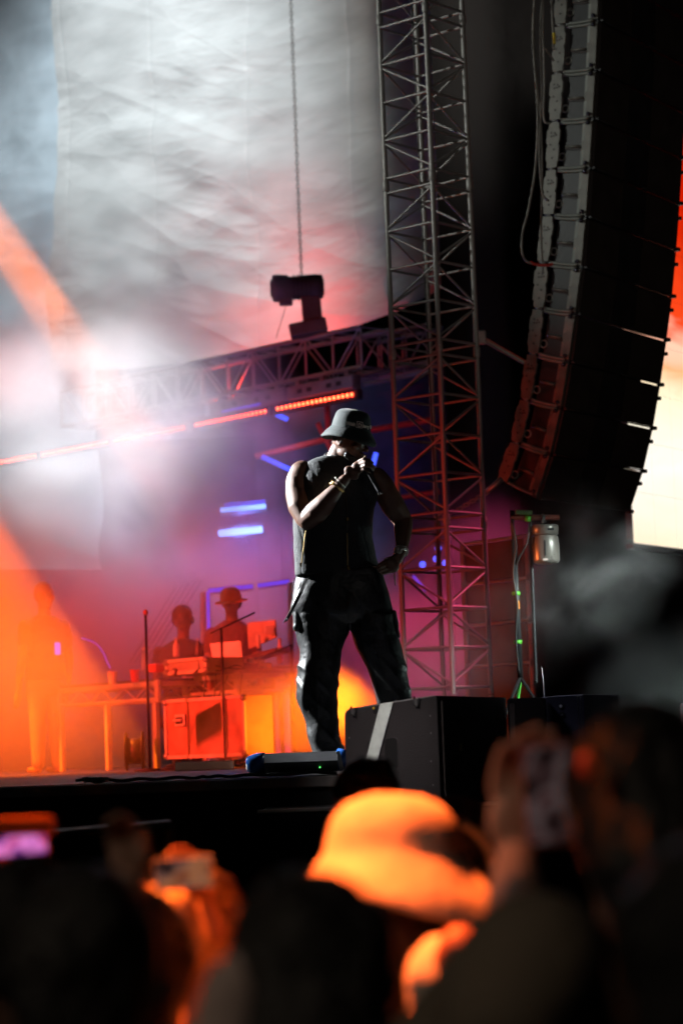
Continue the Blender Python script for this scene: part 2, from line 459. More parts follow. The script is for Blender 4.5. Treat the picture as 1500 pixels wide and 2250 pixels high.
# ------------------------------------------------------------------ the big translucent sheet
SH_P = at(900, 600, 28.2); SH_D = (at(0, 600, 33.4) - SH_P); SH_D.z = 0
SH_N = Vector((SH_D.y, -SH_D.x, 0)).normalized()
if SH_N.y > 0: SH_N = -SH_N
def sheet(name, px0, px1, ztop_px, bot, label, m, nx=420, nz=420, seed=0.0, amp=1.0, bow=0.0, back=0.0):
    """creased sheet hung in the plane behind the truss; bot(px) = bottom edge"""
    v = []; f = []
    for j in range(nz + 1):
        for i in range(nx + 1):
            px = px0 + (px1 - px0) * i / nx; t = j / nz
            py = ztop_px + (bot(px) - ztop_px) * t
            p = on_plane(px, py, SH_P, SH_N)
            s = (p - SH_P).dot(SH_D.normalized()); z = p.z
            # swagged creases: sag between fixing points, long folds that fan out and crumple in patches
            sag = 0.40 * math.cos((s - 1.6) * 0.62) - .06 * s
            zz = z + sag
            wx = noise.noise(Vector((s * .6 + seed, z * .8, 5.0))); wz = noise.noise(Vector((s * .5, z * .7 + seed, 9.0)))
            broad = noise.fractal(Vector((s * .25 + seed, zz * .7, 1.5)), 1.0, 2.0, 2)
            patch = min(1, max(0, .55 + 1.5 * noise.noise(Vector((s * .45 + 7, z * .6, seed + 3)))))
            patch2 = min(1, max(0, .5 + 1.8 * noise.noise(Vector((s * .7 + 17, z * .9, seed + 8)))))
            r1 = abs(noise.noise(Vector((s * .30 + wx * .25, zz * 2.1 + wz * .35 + .12 * s, 2.2 + seed))))
            v1 = noise.voronoi(Vector((s * .5 + wx * .2, zz * 1.7 - .3 * s, 1.0 + seed)))[0]
            v2 = noise.voronoi(Vector((s * 1.5, zz * 5.2 + .6 * s + wz, 4.0 + seed)))[0]
            v3 = noise.voronoi(Vector((s * 4.2 + wx, z * 9.5 - s, 8.0)))[0]
            d = amp * (.15 * broad - .050 * patch * r1 - .048 * (v1[1] - v1[0]) * (.35 + patch) - .020 * (v2[1] - v2[0]) * patch2 - .008 * (v3[1] - v3[0]) * patch * patch2)
            d += bow * math.sin(math.pi * min(1, max(0, t)))
            # vertical welded seams
            for sm in (0.9, 2.6, 4.4, 6.2):
                d -= 0.006 * math.exp(-((s - sm) / 0.03) ** 2)
            v.append(p + SH_N * (d - back))
    for j in range(nz):
        for i in range(nx):
            a = j * (nx + 1) + i; f.append((a, a + 1, a + nx + 2, a + nx + 1))
    o = make(name, v, f, m, smooth=True); tag(o, label, 'sheet'); return o
SHM = mat('grey_white_plastic_sheet', (0.46, 0.46, 0.45), 0.36, vary=0.16, vscale=0.9, bump=0.12, bscale=6, stretch=(1, 1, 3))
_pts = [(112, 815), (300, 812), (450, 795), (600, 762), (700, 736), (780, 712), (860, 682), (940, 640), (1010, 600)]
sheet('backdrop_sheet', 112, 1010, -180, lambda x: float(np.interp(x, [a for a, _ in _pts], [b for _, b in _pts])),
      'large creased grey white plastic sheet hanging behind the hoist chain', SHM)
sheet('side_sheet', -240, 190, -180, lambda x: 1250, 'darker bluish sheet hanging at the far left edge', mat('blue_grey_plastic_sheet', (0.42, 0.48, 0.52), 0.5, vary=0.2, vscale=1), 160, 220, 9.0, 0.9, 0.0, 0.25)

# ------------------------------------------------------------------ trusses
def box_truss(root, c0, axis, length, e1, e2, w1, w2, bay, r, rb, m, sections=None, gap=0.0, mb=None):
    """four chords along axis; e1,e2 unit vectors across; zigzag braces on all faces"""
    mb = mb or m
    corners = [c0, c0 + e1 * w1, c0 + e1 * w1 + e2 * w2, c0 + e2 * w2]
    sec = sections or length
    k = 0
    t0 = 0
    while t0 < length - 1e-3:
        t1 = min(length, t0 + sec)
        for c in corners:
            bar('chord', c + axis * (t0 + 0.004), c + axis * (t1 - 0.004), r, m, root, 10)
            if t0 > 0: bar('coupler', c + axis * (t0 - 0.035), c + axis * (t0 + 0.035), r * 1.35, m, root, 10)
        nb = max(1, round((t1 - t0 - gap) / bay)); bb = (t1 - t0 - gap) / nb
        for fi in range(4):
            a, b = corners[fi], corners[(fi + 1) % 4]
            for i in range(nb + 1):
                za = t0 + gap / 2 + i * bb
                bar('cross_bar', a + axis * za, b + axis * za, rb, mb, root, 6)
                if i < nb:
                    p, q = (a, b) if (i + fi) % 2 else (b, a)
                    bar('diagonal_brace', p + axis * (za + 0.02), q + axis * (za + bb - 0.02), rb * 0.85, mb, root, 6)
        t0 = t1; k += 1

th = R(41)
tu = Vector((math.cos(th), -math.sin(th), 0)); tv = Vector((math.sin(th), math.cos(th), 0))
FR = at(974, 1000, 16.9); FR.z = STAGE_Z
FL = FR - tu * 0.43
tower = empty('truss_tower', (FL.x + 0.2, FL.y, STAGE_Z), 'tall square lattice truss tower standing between sheet and loudspeaker array', 'truss tower')
zs = at(974, 760, 16.9).z
SEC = 1.23
zb = zs - SEC * math.floor((zs - STAGE_Z) / SEC) - SEC
# the lowest section is cut at the deck: start just above it
first = zb + SEC
box_truss(tower, Vector((FL.x, FL.y, first)), Vector((0, 0, 1)), SEC * 6, tu, tv, 0.43, 0.43, 0.285, 0.019, 0.0102, ALUT, SEC, 0.11)
if first - STAGE_Z > 0.05:
    box_truss(tower, Vector((FL.x, FL.y, STAGE_Z + 0.012)), Vector((0, 0, 1)), first - STAGE_Z - 0.014, tu, tv, 0.43, 0.43, 0.285, 0.019, 0.0102, ALUT, None, 0.06)
MB().box(Vector((FL.x, FL.y, STAGE_Z + 0.007)) + tu * 0.215 + tv * 0.215, (0.7, 0.7, 0.012), frame(tu)).build('base_plate', STEEL, tower)
# thin cables up the inside of the tower
bar('inner_cable', FL + tu * .12 + tv * .3 + Vector((0, 0, 0.1)), FL + tu * .02 + tv * .33 + Vector((0, 0, 7.4)), 0.006, CABLEB, tower)

# clamps and small scaffold tubes beside the tower
side = empty('scaffold_tube', at(1100, 770, 18.4), 'thin grey scaffold tube slanting from tower behind the loudspeaker array', 'scaffold tube')
bar('tube', at(1052, 740, 17.6), at(1150, 796, 19.0), 0.02, STEEL, side)
MB().bbox(at(1053, 742, 17.55), (0.09, 0.09, 0.1), None, 0.012).build('clamp', STEEL, side)

# back truss carrying the moving light and the LED bars
TZ = at(783, 868, 26.0).z
def on_z(px, py, z):
    d = ray(px, py); return Vector((0, 0, CAM_Z)) + d * ((z - CAM_Z) / d.z)
a0 = at(797, 805, 26.0); zlow = a0.z
b0 = on_z(200, 925, zlow)
tdir = (b0 - a0); tdir.z = 0
tdir = tdir.normalized(); tdep = Vector((-tdir.y, tdir.x, 0))
if tdep.y < 0: tdep = -tdep
zt = at(804, 717, 26.0).z
btruss = empty('back_truss', a0, 'horizontal box truss hung in front of the sheet, glowing red', 'truss')
box_truss(btruss, a0 - tdir * 0.0, tdir, 5.4, tdep, Vector((0, 0, 1)), 0.42, zt - zlow, 0.42, 0.025, 0.013, ALUT, 2.7, 0.02)
# second truss that runs on behind the tower
btruss2 = empty('rear_truss', at(860, 745, 27.2), 'darker horizontal truss continuing behind the truss tower', 'truss')
p = at(945, 712, 27.0)
box_truss(btruss2, Vector((p.x, p.y, p.z - 0.42)), (tdir * 1), 1.2, tdep, Vector((0, 0, 1)), 0.35, 0.42, 0.4, 0.022, 0.012, ALUT)
bar('tail_tube', at(801, 846, 27.1), at(945, 815, 26.6), 0.024, ALUT, btruss2)

# fixture boxes hung under the truss and LED bars
FACE = -tdep
HOUS = mat('grey_lamp_housing', (0.2, 0.18, 0.18), 0.45, vary=0.2)
LED = emis('red_led', (1, 0.055, 0.018), 26)
LEDH = mat('led_bar_body', (0.09, 0.05, 0.05), 0.4, vary=0.2)
def led_bar(pa, pb, n, label):
    z = TZ
    A = on_z(*pa, z); B = on_z(*pb, z)
    c = (A + B) / 2; root = empty('led_bar', c, label, 'led bar', 'red LED bars hung under the back truss')
    M = frame(B - A); L = (B - A).length
    nrm = M @ Vector((0, -1, 0))
    if nrm.y > 0: nrm = -nrm
    body = MB().bbox(c - nrm * 0.05, (L + 0.08, 0.09, 0.11), M, 0.012).build('bar_body', LEDH, root)
    MB().bbox(c + nrm * 0.004 + Vector((0, 0, -0.058)), (L + 0.08, 0.02, 0.018), M, 0.004).build('lip', LEDH, root)
    for k in range(n):
        p = A.lerp(B, (k + 0.5) / n) + nrm * 0.004
        stamp('led_lens', 'ledlens', lambda: MB().ell((0, 0, 0), (0.012, 0.008, 0.019), None, 8, 6), LED, p, M, body)
    return root
led_bar((606, 899), (778, 866), 18, 'red LED bar nearest the tower under the back truss')
led_bar((428, 934), (587, 903), 18, 'red LED bar half hidden in the smoke, second from the tower')
led_bar((250, 969), (406, 939), 18, 'red LED bar glowing through thick white smoke, third from the tower')
led_bar((92, 999), (240, 971), 18, 'red LED bar at left in white smoke, fourth from the tower')
led_bar((-60, 1027), (80, 1001), 18, 'red LED bar cut by the left edge of the picture')
for i, (pa, pb, lb) in enumerate([((640, 866), (783, 838), 'grey fixture housing under the truss nearest the tower'),
                                  ((470, 899), (632, 868), 'grey fixture housing in thin smoke under the truss'),
                                  ((300, 932), (460, 901), 'grey fixture housing lost in white smoke under the truss')]):
    z = zlow - 0.17; A = on_z(*pa, z); B = on_z(*pb, z); M = frame(B - A); c = (A + B) / 2
    root = empty('fixture_housing', c, lb, 'lamp housing', 'lamp housings clamped under the back truss')
    hs_ = MB().bbox(c, ((B - A).length, 0.14, 0.15), M, 0.012).build('housing', HOUS, root)
    for t in (0.12, 0.5, 0.88):
        q = A.lerp(B, t)
        MB().bbox(q + Vector((0, 0, 0.10)), (0.07, 0.07, 0.07), M, 0.012).build('hook_clamp', STEEL, root)
    for t in (0.2, 0.35, 0.65, 0.8):
        q = A.lerp(B, t)
        MB().box(q + M @ Vector((0, -0.071, 0)) * (1 if (M @ Vector((0, -1, 0))).y < 0 else -1), (0.08, 0.004, 0.05), M).build('vent_panel', BLACKM, hs_)

# moving head lamp standing on the truss
def P(px, py): return at(px, py, 26.4)
ML = mat('grey_black_lamp_plastic', (0.05, 0.05, 0.055), 0.45, vary=0.3, bump=0.1)
mh = empty('moving_head_lamp', P(680, 735), 'dark moving head stage lamp standing on the back truss', 'stage lamp')
s26 = 26.4 / F
a, b = P(598, 634), P(712, 630)
MB().tube([a, a.lerp(b, 0.04), a.lerp(b, .12), a.lerp(b, .3), a.lerp(b, .34), a.lerp(b, 0.85), a.lerp(b, .96), b], [27 * s26, 31 * s26, 31 * s26, 29 * s26, 25 * s26, 29 * s26, 26 * s26, 16 * s26], 20).build('lamp_head', ML, mh, True); lh_ = bpy.data.objects['lamp_head']
MB().lathe([(0.0, 0), (0.09, 0.0), (0.1, 0.012), (0.105, 0.03)], a - Vector((0.02, 0, 0)), frame((0, 0, 1), (1, 0, 0)), 20, False).build('lens', mat('lamp_glass', (0.05, 0.05, 0.06), 0.1), mh, True)
MB().bbox(P(684, 675), (44 * s26, 0.16, 96 * s26), Matrix.Rotation(R(-3), 3, 'Y'), 0.02).build('yoke_arm', ML, mh)
MB().bbox(P(690, 612), (36 * s26, 0.18, 12 * s26), None, 0.012).build('yoke_cap', ML, mh)
MB().bbox(P(677, 722), (84 * s26, 0.26, 30 * s26), Matrix.Rotation(R(-10), 3, 'Y'), 0.02).build('base', ML, mh)
MB().bbox(P(628, 662), (30 * s26, 0.12, 18 * s26), None, 0.012).build('focus_motor', ML, mh)
MB().ell(P(617, 668), (0.016, 0.016, 0.012)).build('indicator_light', emis('small_red_indicator', (1, 0.1, 0.03), 6), mh)
for k in range(5):
    q = a.lerp(b, 0.42 + 0.08 * k)
    MB().lathe([(28.4 * s26, -0.006), (30.0 * s26, 0), (28.4 * s26, 0.006)], q, frame((0, 0, 1), (b - a)) , 20, False).build('cooling_fin', BLACKM, lh_, True)
bar('safety_wire', P(628, 672), P(607, 742), 0.004, CABLE, mh)

# hoist chain
ch = empty('hoist_chain', at(652, 300, 26.9), 'long thin steel hoist chain hanging in front of the sheet', 'chain')
w = MB(); A = at(634, -120, 26.9); B = at(662, 606, 26.9); n = 84; L = (B - A).length / n
dirv = (B - A).normalized()
for k in range(n):
    c = A.lerp(B, (k + 0.5) / n); sd = Vector((1, 0, 0)) if k % 2 else Vector((0.1, 1, 0)).normalized()
    sd = (sd - dirv * sd.dot(dirv)).normalized()
    ring = []
    for q in range(10):
        t = 2 * math.pi * q / 10
        ring.append(c + dirv * math.cos(t) * L * 0.66 + sd * math.sin(t) * 0.017)
    ring.append(ring[0]); w.tube(ring, 0.0055, 5, False)
tag(w.build('chain_link', STEEL, ch, True), kind='stuff')
MB().bbox(B - Vector((0, 0, 0.03)), (0.06, 0.05, 0.08), None, 0.01).build('hook', STEEL, ch)
# ------------------------------------------------------------------ loudspeaker array
ph = R(58)
AU = Vector((math.cos(ph), math.sin(ph), 0)); AV = Vector((-math.sin(ph), math.cos(ph), 0))
AP = at(1298, 370, 18.0)
def ap(px, py): return on_plane(px, py, AP, AU)
frontp = [(1319, -170), (1318, -62), (1316, 46), (1311, 155), (1305, 262), (1298, 370), (1290, 478), (1280, 588), (1267, 690), (1252, 796), (1235, 898), (1212, 999), (1181, 1094)]
rearp = [(1234, -158), (1232, -50), (1229, 58), (1223, 162), (1217, 268), (1210, 373), (1203, 474), (1190, 577), (1181, 678), (1169, 777), (1153, 877), (1132, 971), (1102, 1056)]
FW = [ap(*p) for p in frontp]; RW = [ap(*p) for p in rearp]
AW = 1.6
ordn = ['topmost half hidden', 'upper', 'second', 'third', 'fourth', 'fifth', 'sixth', 'seventh', 'eighth', 'ninth', 'tenth', 'lowest']
DARKP = mat('dark_hollow_shade', (0.03, 0.02, 0.02), 0.6)  # dark tone painted in for the shade inside holes and hollows
def prism(w, poly, e):
    n = len(poly); w.add(list(poly) + [p + e for p in poly], [tuple(range(n))[::-1], tuple(range(n, 2 * n))] + [(i, (i + 1) % n, (i + 1) % n + n, i + n) for i in range(n)]); return w
for i in range(12):
    f0, f1, r0, r1 = FW[i], FW[i + 1], RW[i], RW[i + 1]
    c = (f0 + f1 + r0 + r1) / 4
    root = empty('array_speaker', c + AU * AW / 2,
                 f'{ordn[i]} visible cabinet of the hanging black loudspeaker array' + (' just above the smoke' if i == 11 else ' at upper right' if i < 6 else ' beside the bright screen'),
                 'loudspeaker', 'cabinets of the hanging loudspeaker array')
    def q(s, t):   # s 0 front..1 rear, t 0 top..1 bottom
        return f0.lerp(r0, s).lerp(f1.lerp(r1, s), t)
    dn = (f1 - f0).normalized(); bk = (r0 - f0).normalized()
    # body, inset at the rear-lower edge as a trapezium
    tt = .004 if i < 8 else .03
    prism(MB(), [q(0.03, tt), q(0.72, .06), q(0.72, .94), q(0.03, 1 - tt)], AU * AW).build('cabinet_body', BLACKP, root)
    # curved grey end panel (concave between front strip and rigging plate)
    w = MB(); N = 8; out = -AU
    cols = []
    for k in range(N + 1):
        s = 0.20 + 0.60 * k / N; dep = 0.012 - 0.11 * math.sin(math.pi * 0.5 * k / N) ** 1.5
        cols.append([q(s, .07 + .05 * math.sin(math.pi * k / N * .5)) + out * dep, q(s, .93 - .05 * math.sin(math.pi * k / N * .5)) + out * dep])
    w.add([p for cc in cols for p in cc], [(2 * k, 2 * k + 2, 2 * k + 3, 2 * k + 1) for k in range(N)])
    w.build('end_panel', GREYP, root, True)
    # front strip
    prism(MB(), [q(0.02, .04), q(0.16, .05), q(0.19, .2), q(0.17, .42), q(0.24, .44), q(0.24, .62), q(0.18, .64), q(0.19, .85), q(0.16, .95), q(0.02, .96)], out * 0.026).build('front_strip', GREYPL, root)
    # rigging plate at the rear with wavy outline
    pl = [(.84, .04), (1.08, .03), (1.09, .16), (1.12, .2), (1.12, .40), (1.10, .44), (1.10, .5), (1.12, .54), (1.12, .82), (1.10, .86), (1.10, .97), (.85, .98), (.84, .86), (.81, .80), (.81, .58), (.83, .54), (.83, .5), (.80, .46), (.80, .22), (.84, .16)]
    rp = prism(MB(), [q(2 * .95 - s, t) + out * 0.02 for s, t in pl], out * 0.024).build('rigging_plate', GREYPL, root)
    for s, t in ((.90, .26), (.99, .25), (.92, .32), (.98, .33), (.86, .3), (.9, .6), (.93, .78), (.99, .5)):
        stamp('bolt_hole', 'bolthole', lambda: MB().tube([(0, 0, 0), (0.004, 0, 0)], 0.008, 8), DARKP, q(s, t) + out * 0.046, frame(AU), rp)
    w = MB()
    for s in (.90, .96): w.tube([q(s, -.06) + out * .03, q(s, .17) + out * .03], .009, 6)
    w.tube([q(.87, .0) + out * .03, q(1.02, -.01) + out * .03], .010, 6)
    w.build('link_bar', STEEL, root, True)
    # handle bar and rim ribs
    MB().tube([q(.28, .55) + out * .02, q(.66, .54) + out * .012], 0.012, 8).build('handle_bar', GREYPL, root, True)
    prism(MB(), [q(.28, .56), q(.66, .55), q(.66, .60), q(.28, .62)], out * 0.012).build('handle_recess', DARKP, root)
    for t0 in (.02, .95):
        w = MB(); w.tube([q(s, t0 + .035 * math.sin(math.pi * s)) + out * 0.012 for s in np.linspace(.14, .82, 9)], 0.012, 6)
        w.build('edge_rib', GREYP, root, True)
    ring = [q(.74, .74) + out * .0 + (dn * math.cos(a) + bk * math.sin(a)) * .028 for a in np.linspace(0, 2 * math.pi, 13)]
    MB().tube(ring, .006, 6, False).build('cable_ring', GREYP, root, True)
    for t in (.08, .9):
        MB().ell(q(.11, t) + out * .035, (.017, .017, .017)).build('locking_knob', mat('dark_locking_knob', (0.06, 0.06, 0.09), 0.25, 0.6), root, True)
    # front: a shallow V of two perforated grilles with a seam
    mid = 0.03
    for h in (0, 1):
        x0, x1 = (0.012, AW / 2 - 0.004) if h == 0 else (AW / 2 + 0.004, AW - 0.012)
        a = [q(0.0, .045), q(0.0, .955)]
        g0 = AU * x0; g1 = AU * x1; fo = -bk * 0.012; vo = bk * 0.03
        A0, A1, B0, B1 = a[0] + g0 + fo, a[1] + g0 + fo, a[0] + g1 + fo, a[1] + g1 + fo
        if h == 0: B0 = B0 + vo; B1 = B1 + vo
        else: A0 = A0 + vo; A1 = A1 + vo
        w = MB(); w.add([A0, B0, B1, A1, A0 + bk * .02, B0 + bk * .02, B1 + bk * .02, A1 + bk * .02],
                        [(0, 1, 2, 3), (4, 7, 6, 5), (0, 4, 5, 1), (1, 5, 6, 2), (2, 6, 7, 3), (3, 7, 4, 0)])
        w.build('grille', GRILLE, root)
    if i >= 8:
        prism(MB(), [q(0.04, .955), q(.6, .93), q(.6, 1.03), q(0.04, 1.035)], AU * AW * (.80 if i != 9 else .62)).build('gap_filler', BLACKP, root)  # filler added to block screen light between the cabinets
    # bottom lip that catches the light
    MB().tube([q(0.0, .985) - bk * .016, q(0.0, .985) - bk * .016 + AU * AW * .46], 0.006, 6).build('trim_lip', BLACKM, root, True)
    MB().tube([q(0.0, .985) - bk * .016 + AU * AW * .54, q(0.0, .985) - bk * .016 + AU * AW], 0.006, 6).build('trim_lip', BLACKM, root, True)
    MB().bbox(q(.0, .99) + AU * .02 - bk * .02, (.045, .03, .02), frame(AU), .005).build('latch', BLACKM, root)
    MB().bbox(q(.0, .99) + AU * (AW - .02) - bk * .02, (.05, .05, .03), frame(AU), .006).build('latch', BLACKM, root)
    MB().bbox(q(.0, .3) + AU * (AW + .005) - bk * .01, (.03, .04, .03), frame(AU), .006).build('latch', BLACKM, root)
# bumper arm under the lowest box
ba = empty('rigging_arm', at(1085, 1070, 18.2), 'slanting steel rigging arm and chain hooked under the loudspeaker array', 'rigging arm')
MB().tube([at(1102, 1052, 18.2), at(1070, 1080, 18.2)], 0.022, 8).build('arm', STEEL, ba, True)
w = MB()
for k in range(9):
    c = at(1066 - 7 * k, 1084 + 4.2 * k, 18.1)
    ringp = [c + Vector((math.cos(t), 0.5 * math.sin(t) * (k % 2), math.sin(t) * (.5 if k % 2 == 0 else .2))) * 0.022 for t in np.linspace(0, 2 * math.pi, 9)]
    w.tube(ringp, 0.006, 5, False)
w.build('chain', STEEL, ba, True)

# cables beside the array
cabs = [([(1178, -60), (1170, 80), (1180, 240), (1176, 360), (1160, 460), (1146, 520), (1152, 570), (1190, 584)], 17.5, 'outermost grey cable that bows away to the left of the array', 0.009),
        ([(1196, -60), (1186, 60), (1189, 200), (1184, 330), (1190, 420), (1204, 442)], 17.6, 'grey cable hanging second from the left beside the array', 0.008),
        ([(1180, -60), (1172, 40), (1176, 150), (1188, 280), (1190, 400), (1188, 500), (1192, 600)], 17.7, 'thin dark cable hanging close behind the array cables', 0.007),
        ([(1208, -60), (1212, 30), (1216, 110)], 17.7, 'short cable with a yellow tape mark near the top', 0.007),
        ([(1194, -60), (1192, 90), (1200, 110), (1216, 134)], 17.75, 'short grey cable curving into the upper rigging plates', 0.008),
        ([(1192, 60), (1195, 180), (1194, 260), (1208, 272)], 17.8, 'grey cable curving into the array at mid height', 0.008)]
for pts, Y, lb, r in cabs:
    tag(MB().tube(spline([at(x, y, Y) for x, y in pts], 10), r, 6).build('hanging_cable', CABLE, smooth=True), lb, 'cable', 'cables hanging beside the loudspeaker array')
tag(MB().tube(spline([at(x, y, 17.5) for x, y in [(1164, 575), (1176, 581), (1200, 583), (1214, 580)]], 6), 0.011, 6).build('red_cable_plug', mat('red_plug', (0.5, 0.03, 0.02), 0.5), smooth=True), 'short red plug at the foot of the bowed cable', 'plug')
tag(MB().tube([at(1216, 72, 17.6), at(1217, 96, 17.6)], 0.012, 6).build('yellow_tape', mat('yellow_tape', (0.6, 0.45, 0.04), 0.6), smooth=True), 'small yellow tape mark on a cable near the top', 'tape')

# ------------------------------------------------------------------ LED screen at the right edge
SP = at(1392, 1193, 23.0)
def sp(px, py): return on_plane(px, py, SP, AV)
b0 = sp(1391, 1193)
screen = empty('led_screen', b0, 'huge glowing white and orange LED screen at the right edge', 'screen')
SL, SHh = 7.0, 6.5
m = bpy.data.materials.new('led_screen_picture'); m.use_nodes = True; nt = m.node_tree
nt.nodes.remove(nt.nodes['Principled BSDF'])
tc = nt.nodes.new('ShaderNodeTexCoord'); sep = nt.nodes.new('ShaderNodeSeparateXYZ')
nt.links.new(tc.outputs['Object'], sep.inputs[0])
mp = nt.nodes.new('ShaderNodeMapping'); mp.inputs['Scale'].default_value = (0.35, 0.35, 1.1); mp.inputs['Rotation'].default_value = (0.35, 0.2, 0)
nt.links.new(tc.outputs['Object'], mp.inputs[0])
nz = nt.nodes.new('ShaderNodeTexNoise'); nz.inputs['Scale'].default_value = 1.6; nz.inputs['Detail'].default_value = 3; nz.inputs['Distortion'].default_value = 1.2
nt.links.new(mp.outputs[0], nz.inputs['Vector'])
ad = nt.nodes.new('ShaderNodeMath'); ad.operation = 'MULTIPLY_ADD'; ad.inputs[1].default_value = 0.9; 
nt.links.new(nz.outputs[0], ad.inputs[0]); nt.links.new(sep.outputs[2], ad.inputs[2])
rp = nt.nodes.new('ShaderNodeValToRGB')
mr = nt.nodes.new('ShaderNodeMapRange'); mr.inputs[1].default_value = 0; mr.inputs[2].default_value = 4.0
nt.links.new(ad.outputs[0], mr.inputs[0]); nt.links.new(mr.outputs[0], rp.inputs[0])
cr = rp.color_ramp
stops = [(0.0, (1, .72, .38)), (0.14, (1, .88, .66)), (0.3, (1, .93, .85)), (0.5, (1, .9, .62)), (0.565, (1, .45, .2)), (0.62, (1, .6, .42)), (0.7, (.9, .06, .01)), (1.0, (.6, .01, .0))]
cr.elements[1].position = 1.0; cr.elements[1].color = (*stops[-1][1], 1); cr.elements[0].color = (*stops[0][1], 1)
for ps, c in stops[1:-1]:
    e = cr.elements.new(ps); e.color = (*c, 1)
em = nt.nodes.new('ShaderNodeEmission'); em.inputs[1].default_value = 1.15
nt.links.new(rp.outputs[0], em.inputs[0]); nt.links.new(em.outputs[0], nt.nodes['Material Output'].inputs[0])
pn = 0.5
for i in range(14):
    for j in range(13):
        A = b0 + AU * (i * pn + 0.001) + Vector((0, 0, j * pn + 0.001)); 
        if i < 8:
            w = MB(); w.add([A, A + AU * (pn - .002), A + AU * (pn - .002) + Vector((0, 0, pn - .002)), A + Vector((0, 0, pn - .002))], [(0, 1, 2, 3)])
            w.build('screen_panel', m, screen)
MB().box(b0 + AU * 2.08 + Vector((0, 0, 3.25)) + AV * 0.06, (4.0, 0.1, 6.4), frame(AU)).build('screen_frame', BLACKM, screen)
MB().box(b0 + AU * 2.0 + Vector((0, 0, -0.03)) + AV * 0.02, (4.1, 0.08, 0.05), frame(AU)).build('bottom_frame', BLACKM, screen)
for t in (3.2, 3.9):
    q = b0 + AU * t + AV * 0.3
    bar('support_leg', (q.x, q.y, STAGE_Z), (q.x, q.y, 7.5), 0.05, BLACKM, screen)

# ------------------------------------------------------------------ metal frame wall in the smoke behind the light stand
FRM = mat('dark_panel', (0.10, 0.05, 0.05), 0.6, vary=0.4, vscale=3)
pw = empty('panel_wall', at(1098, 1500, 18.8), 'tall dark panelled frame standing in red smoke behind the light stand', 'panel wall')
PB0 = at(1032, 1600, 18.6); PB1 = at(1175, 1600, 18.0)
PB0.z = PB1.z = STAGE_Z; pv = (PB1 - PB0).normalized(); PWd = (PB1 - PB0).length
PTz = at(1098, 1186, 18.3).z
for q in (PB0, PB1): bar('post', (q.x, q.y, STAGE_Z), (q.x, q.y, PTz), 0.022, ALUT, pw)
hs = np.linspace(STAGE_Z + 0.08, PTz, 6)
for k, z in enumerate(hs):
    bar('rail', (PB0.x, PB0.y, z), (PB1.x, PB1.y, z), 0.012, ALUT, pw)
    if k < 5:
        c = (PB0 + PB1) / 2; c.z = (z + hs[k + 1]) / 2; 
        MB().bbox(c + Vector((0.0, 0.03, 0)), (PWd - 0.06, 0.02, hs[k + 1] - z - 0.03), frame(pv), 0.004).build('panel', FRM, pw)
        for q in (PB0, PB1): MB().bbox((q.x, q.y - 0.03, z), (.05, .03, .05), None, .006).build('clamp', STEEL, pw)

# ------------------------------------------------------------------ lamp on tripod stand with green tape
Y = 15.6; s = Y / F
GREEN = mat('bright_green_tape', (0.12, 0.55, 0.05), 0.5)
ORT = mat('orange_tape', (0.9, 0.28, 0.02), 0.5)
ls = empty('light_stand', (at(1138, 1530, Y).x, Y, STAGE_Z), 'black tripod lamp stand with bright green tape bands', 'lamp stand')
top = at(1124, 1122, Y); foot = at(1142, 1488, Y)
MB().tube([top, at(1128, 1190, Y)], 0.014, 10).build('upper_pole', BLACKM, ls, True)
MB().tube([at(1128, 1186, Y), foot], 0.02, 10).build('lower_pole', BLACKM, ls, True)
bar('red_edge_pole', at(1131, 1200, Y + .05), at(1139, 1480, Y + .05), 0.008, mat('red_painted_pole', (0.35, 0.04, 0.03), 0.4), ls)
bar('cross_arm', at(1122, 1137, Y), at(1228, 1137, Y), 0.018, mat('reddish_arm', (0.25, 0.06, 0.04), 0.4), ls)
bar('second_pole', at(1164, 1140, Y), at(1177, 1500, Y), 0.012, BLACKM, ls)
for k in range(3):
    a = R(100 + 120 * k); q = foot + Vector((math.cos(a) * .32, math.sin(a) * .32, 0)); q.z = STAGE_Z + .012
    MB().tube([foot, q], 0.012, 6).build('leg', BLACKM if k else mat('green_painted_leg', (0.1, 0.6, 0.08), 0.5), ls, True)
    MB().tube([q - Vector((0, 0, .011)), q + Vector((0, 0, .02))], 0.018, 8).build('rubber_foot', RUBBER, ls, True)
for px, py, m_ in ((1133, 1304, GREEN), (1137, 1411, GREEN)):
    MB().tube([at(px - .2, py - 4, Y), at(px + .2, py + 4, Y)], 0.028, 10).build('tape_band', m_, ls, True)
MB().bbox(at(1139, 1329, Y - .025), (.012, .01, .055), None, .003).build('orange_tape_strip', ORT, ls)
MB().bbox(at(1150, 1126, Y - .02), (.11, .05, .03), Matrix.Rotation(R(4), 3, 'Y'), .008).build('green_taped_clamp', mat('dull_green_tape', (0.12, 0.2, 0.08), 0.6), ls)
MB().tube([at(1160, 1134, Y - .03), at(1158, 1146, Y - .03)], 0.02, 8).build('green_band', GREEN, ls, True)
MB().tube(spline([at(1126, 1150, Y - .04), at(1133, 1200, Y - .05), at(1127, 1260, Y - .03), at(1136, 1330, Y - .05), at(1133, 1400, Y - .04), at(1140, 1480, Y - .03)]), 0.007, 6).build('taped_cable', CABLEB, ls, True)
MB().tube(spline([at(1162, 1150, Y - .02), at(1158, 1190, Y - .03), at(1140, 1225, Y - .03), at(1134, 1240, Y - .02)]), 0.007, 6).build('loose_cable', CABLEB, ls, True)
CAN = mat('grey_lamp_can', (0.19, 0.17, 0.15), 0.3, 0.2, vary=0.15)
lc = empty('hanging_lamp', at(1198, 1190, Y), 'rounded grey canister lamp hanging from the stand arm', 'stage lamp')
c = at(1198, 1206, Y)
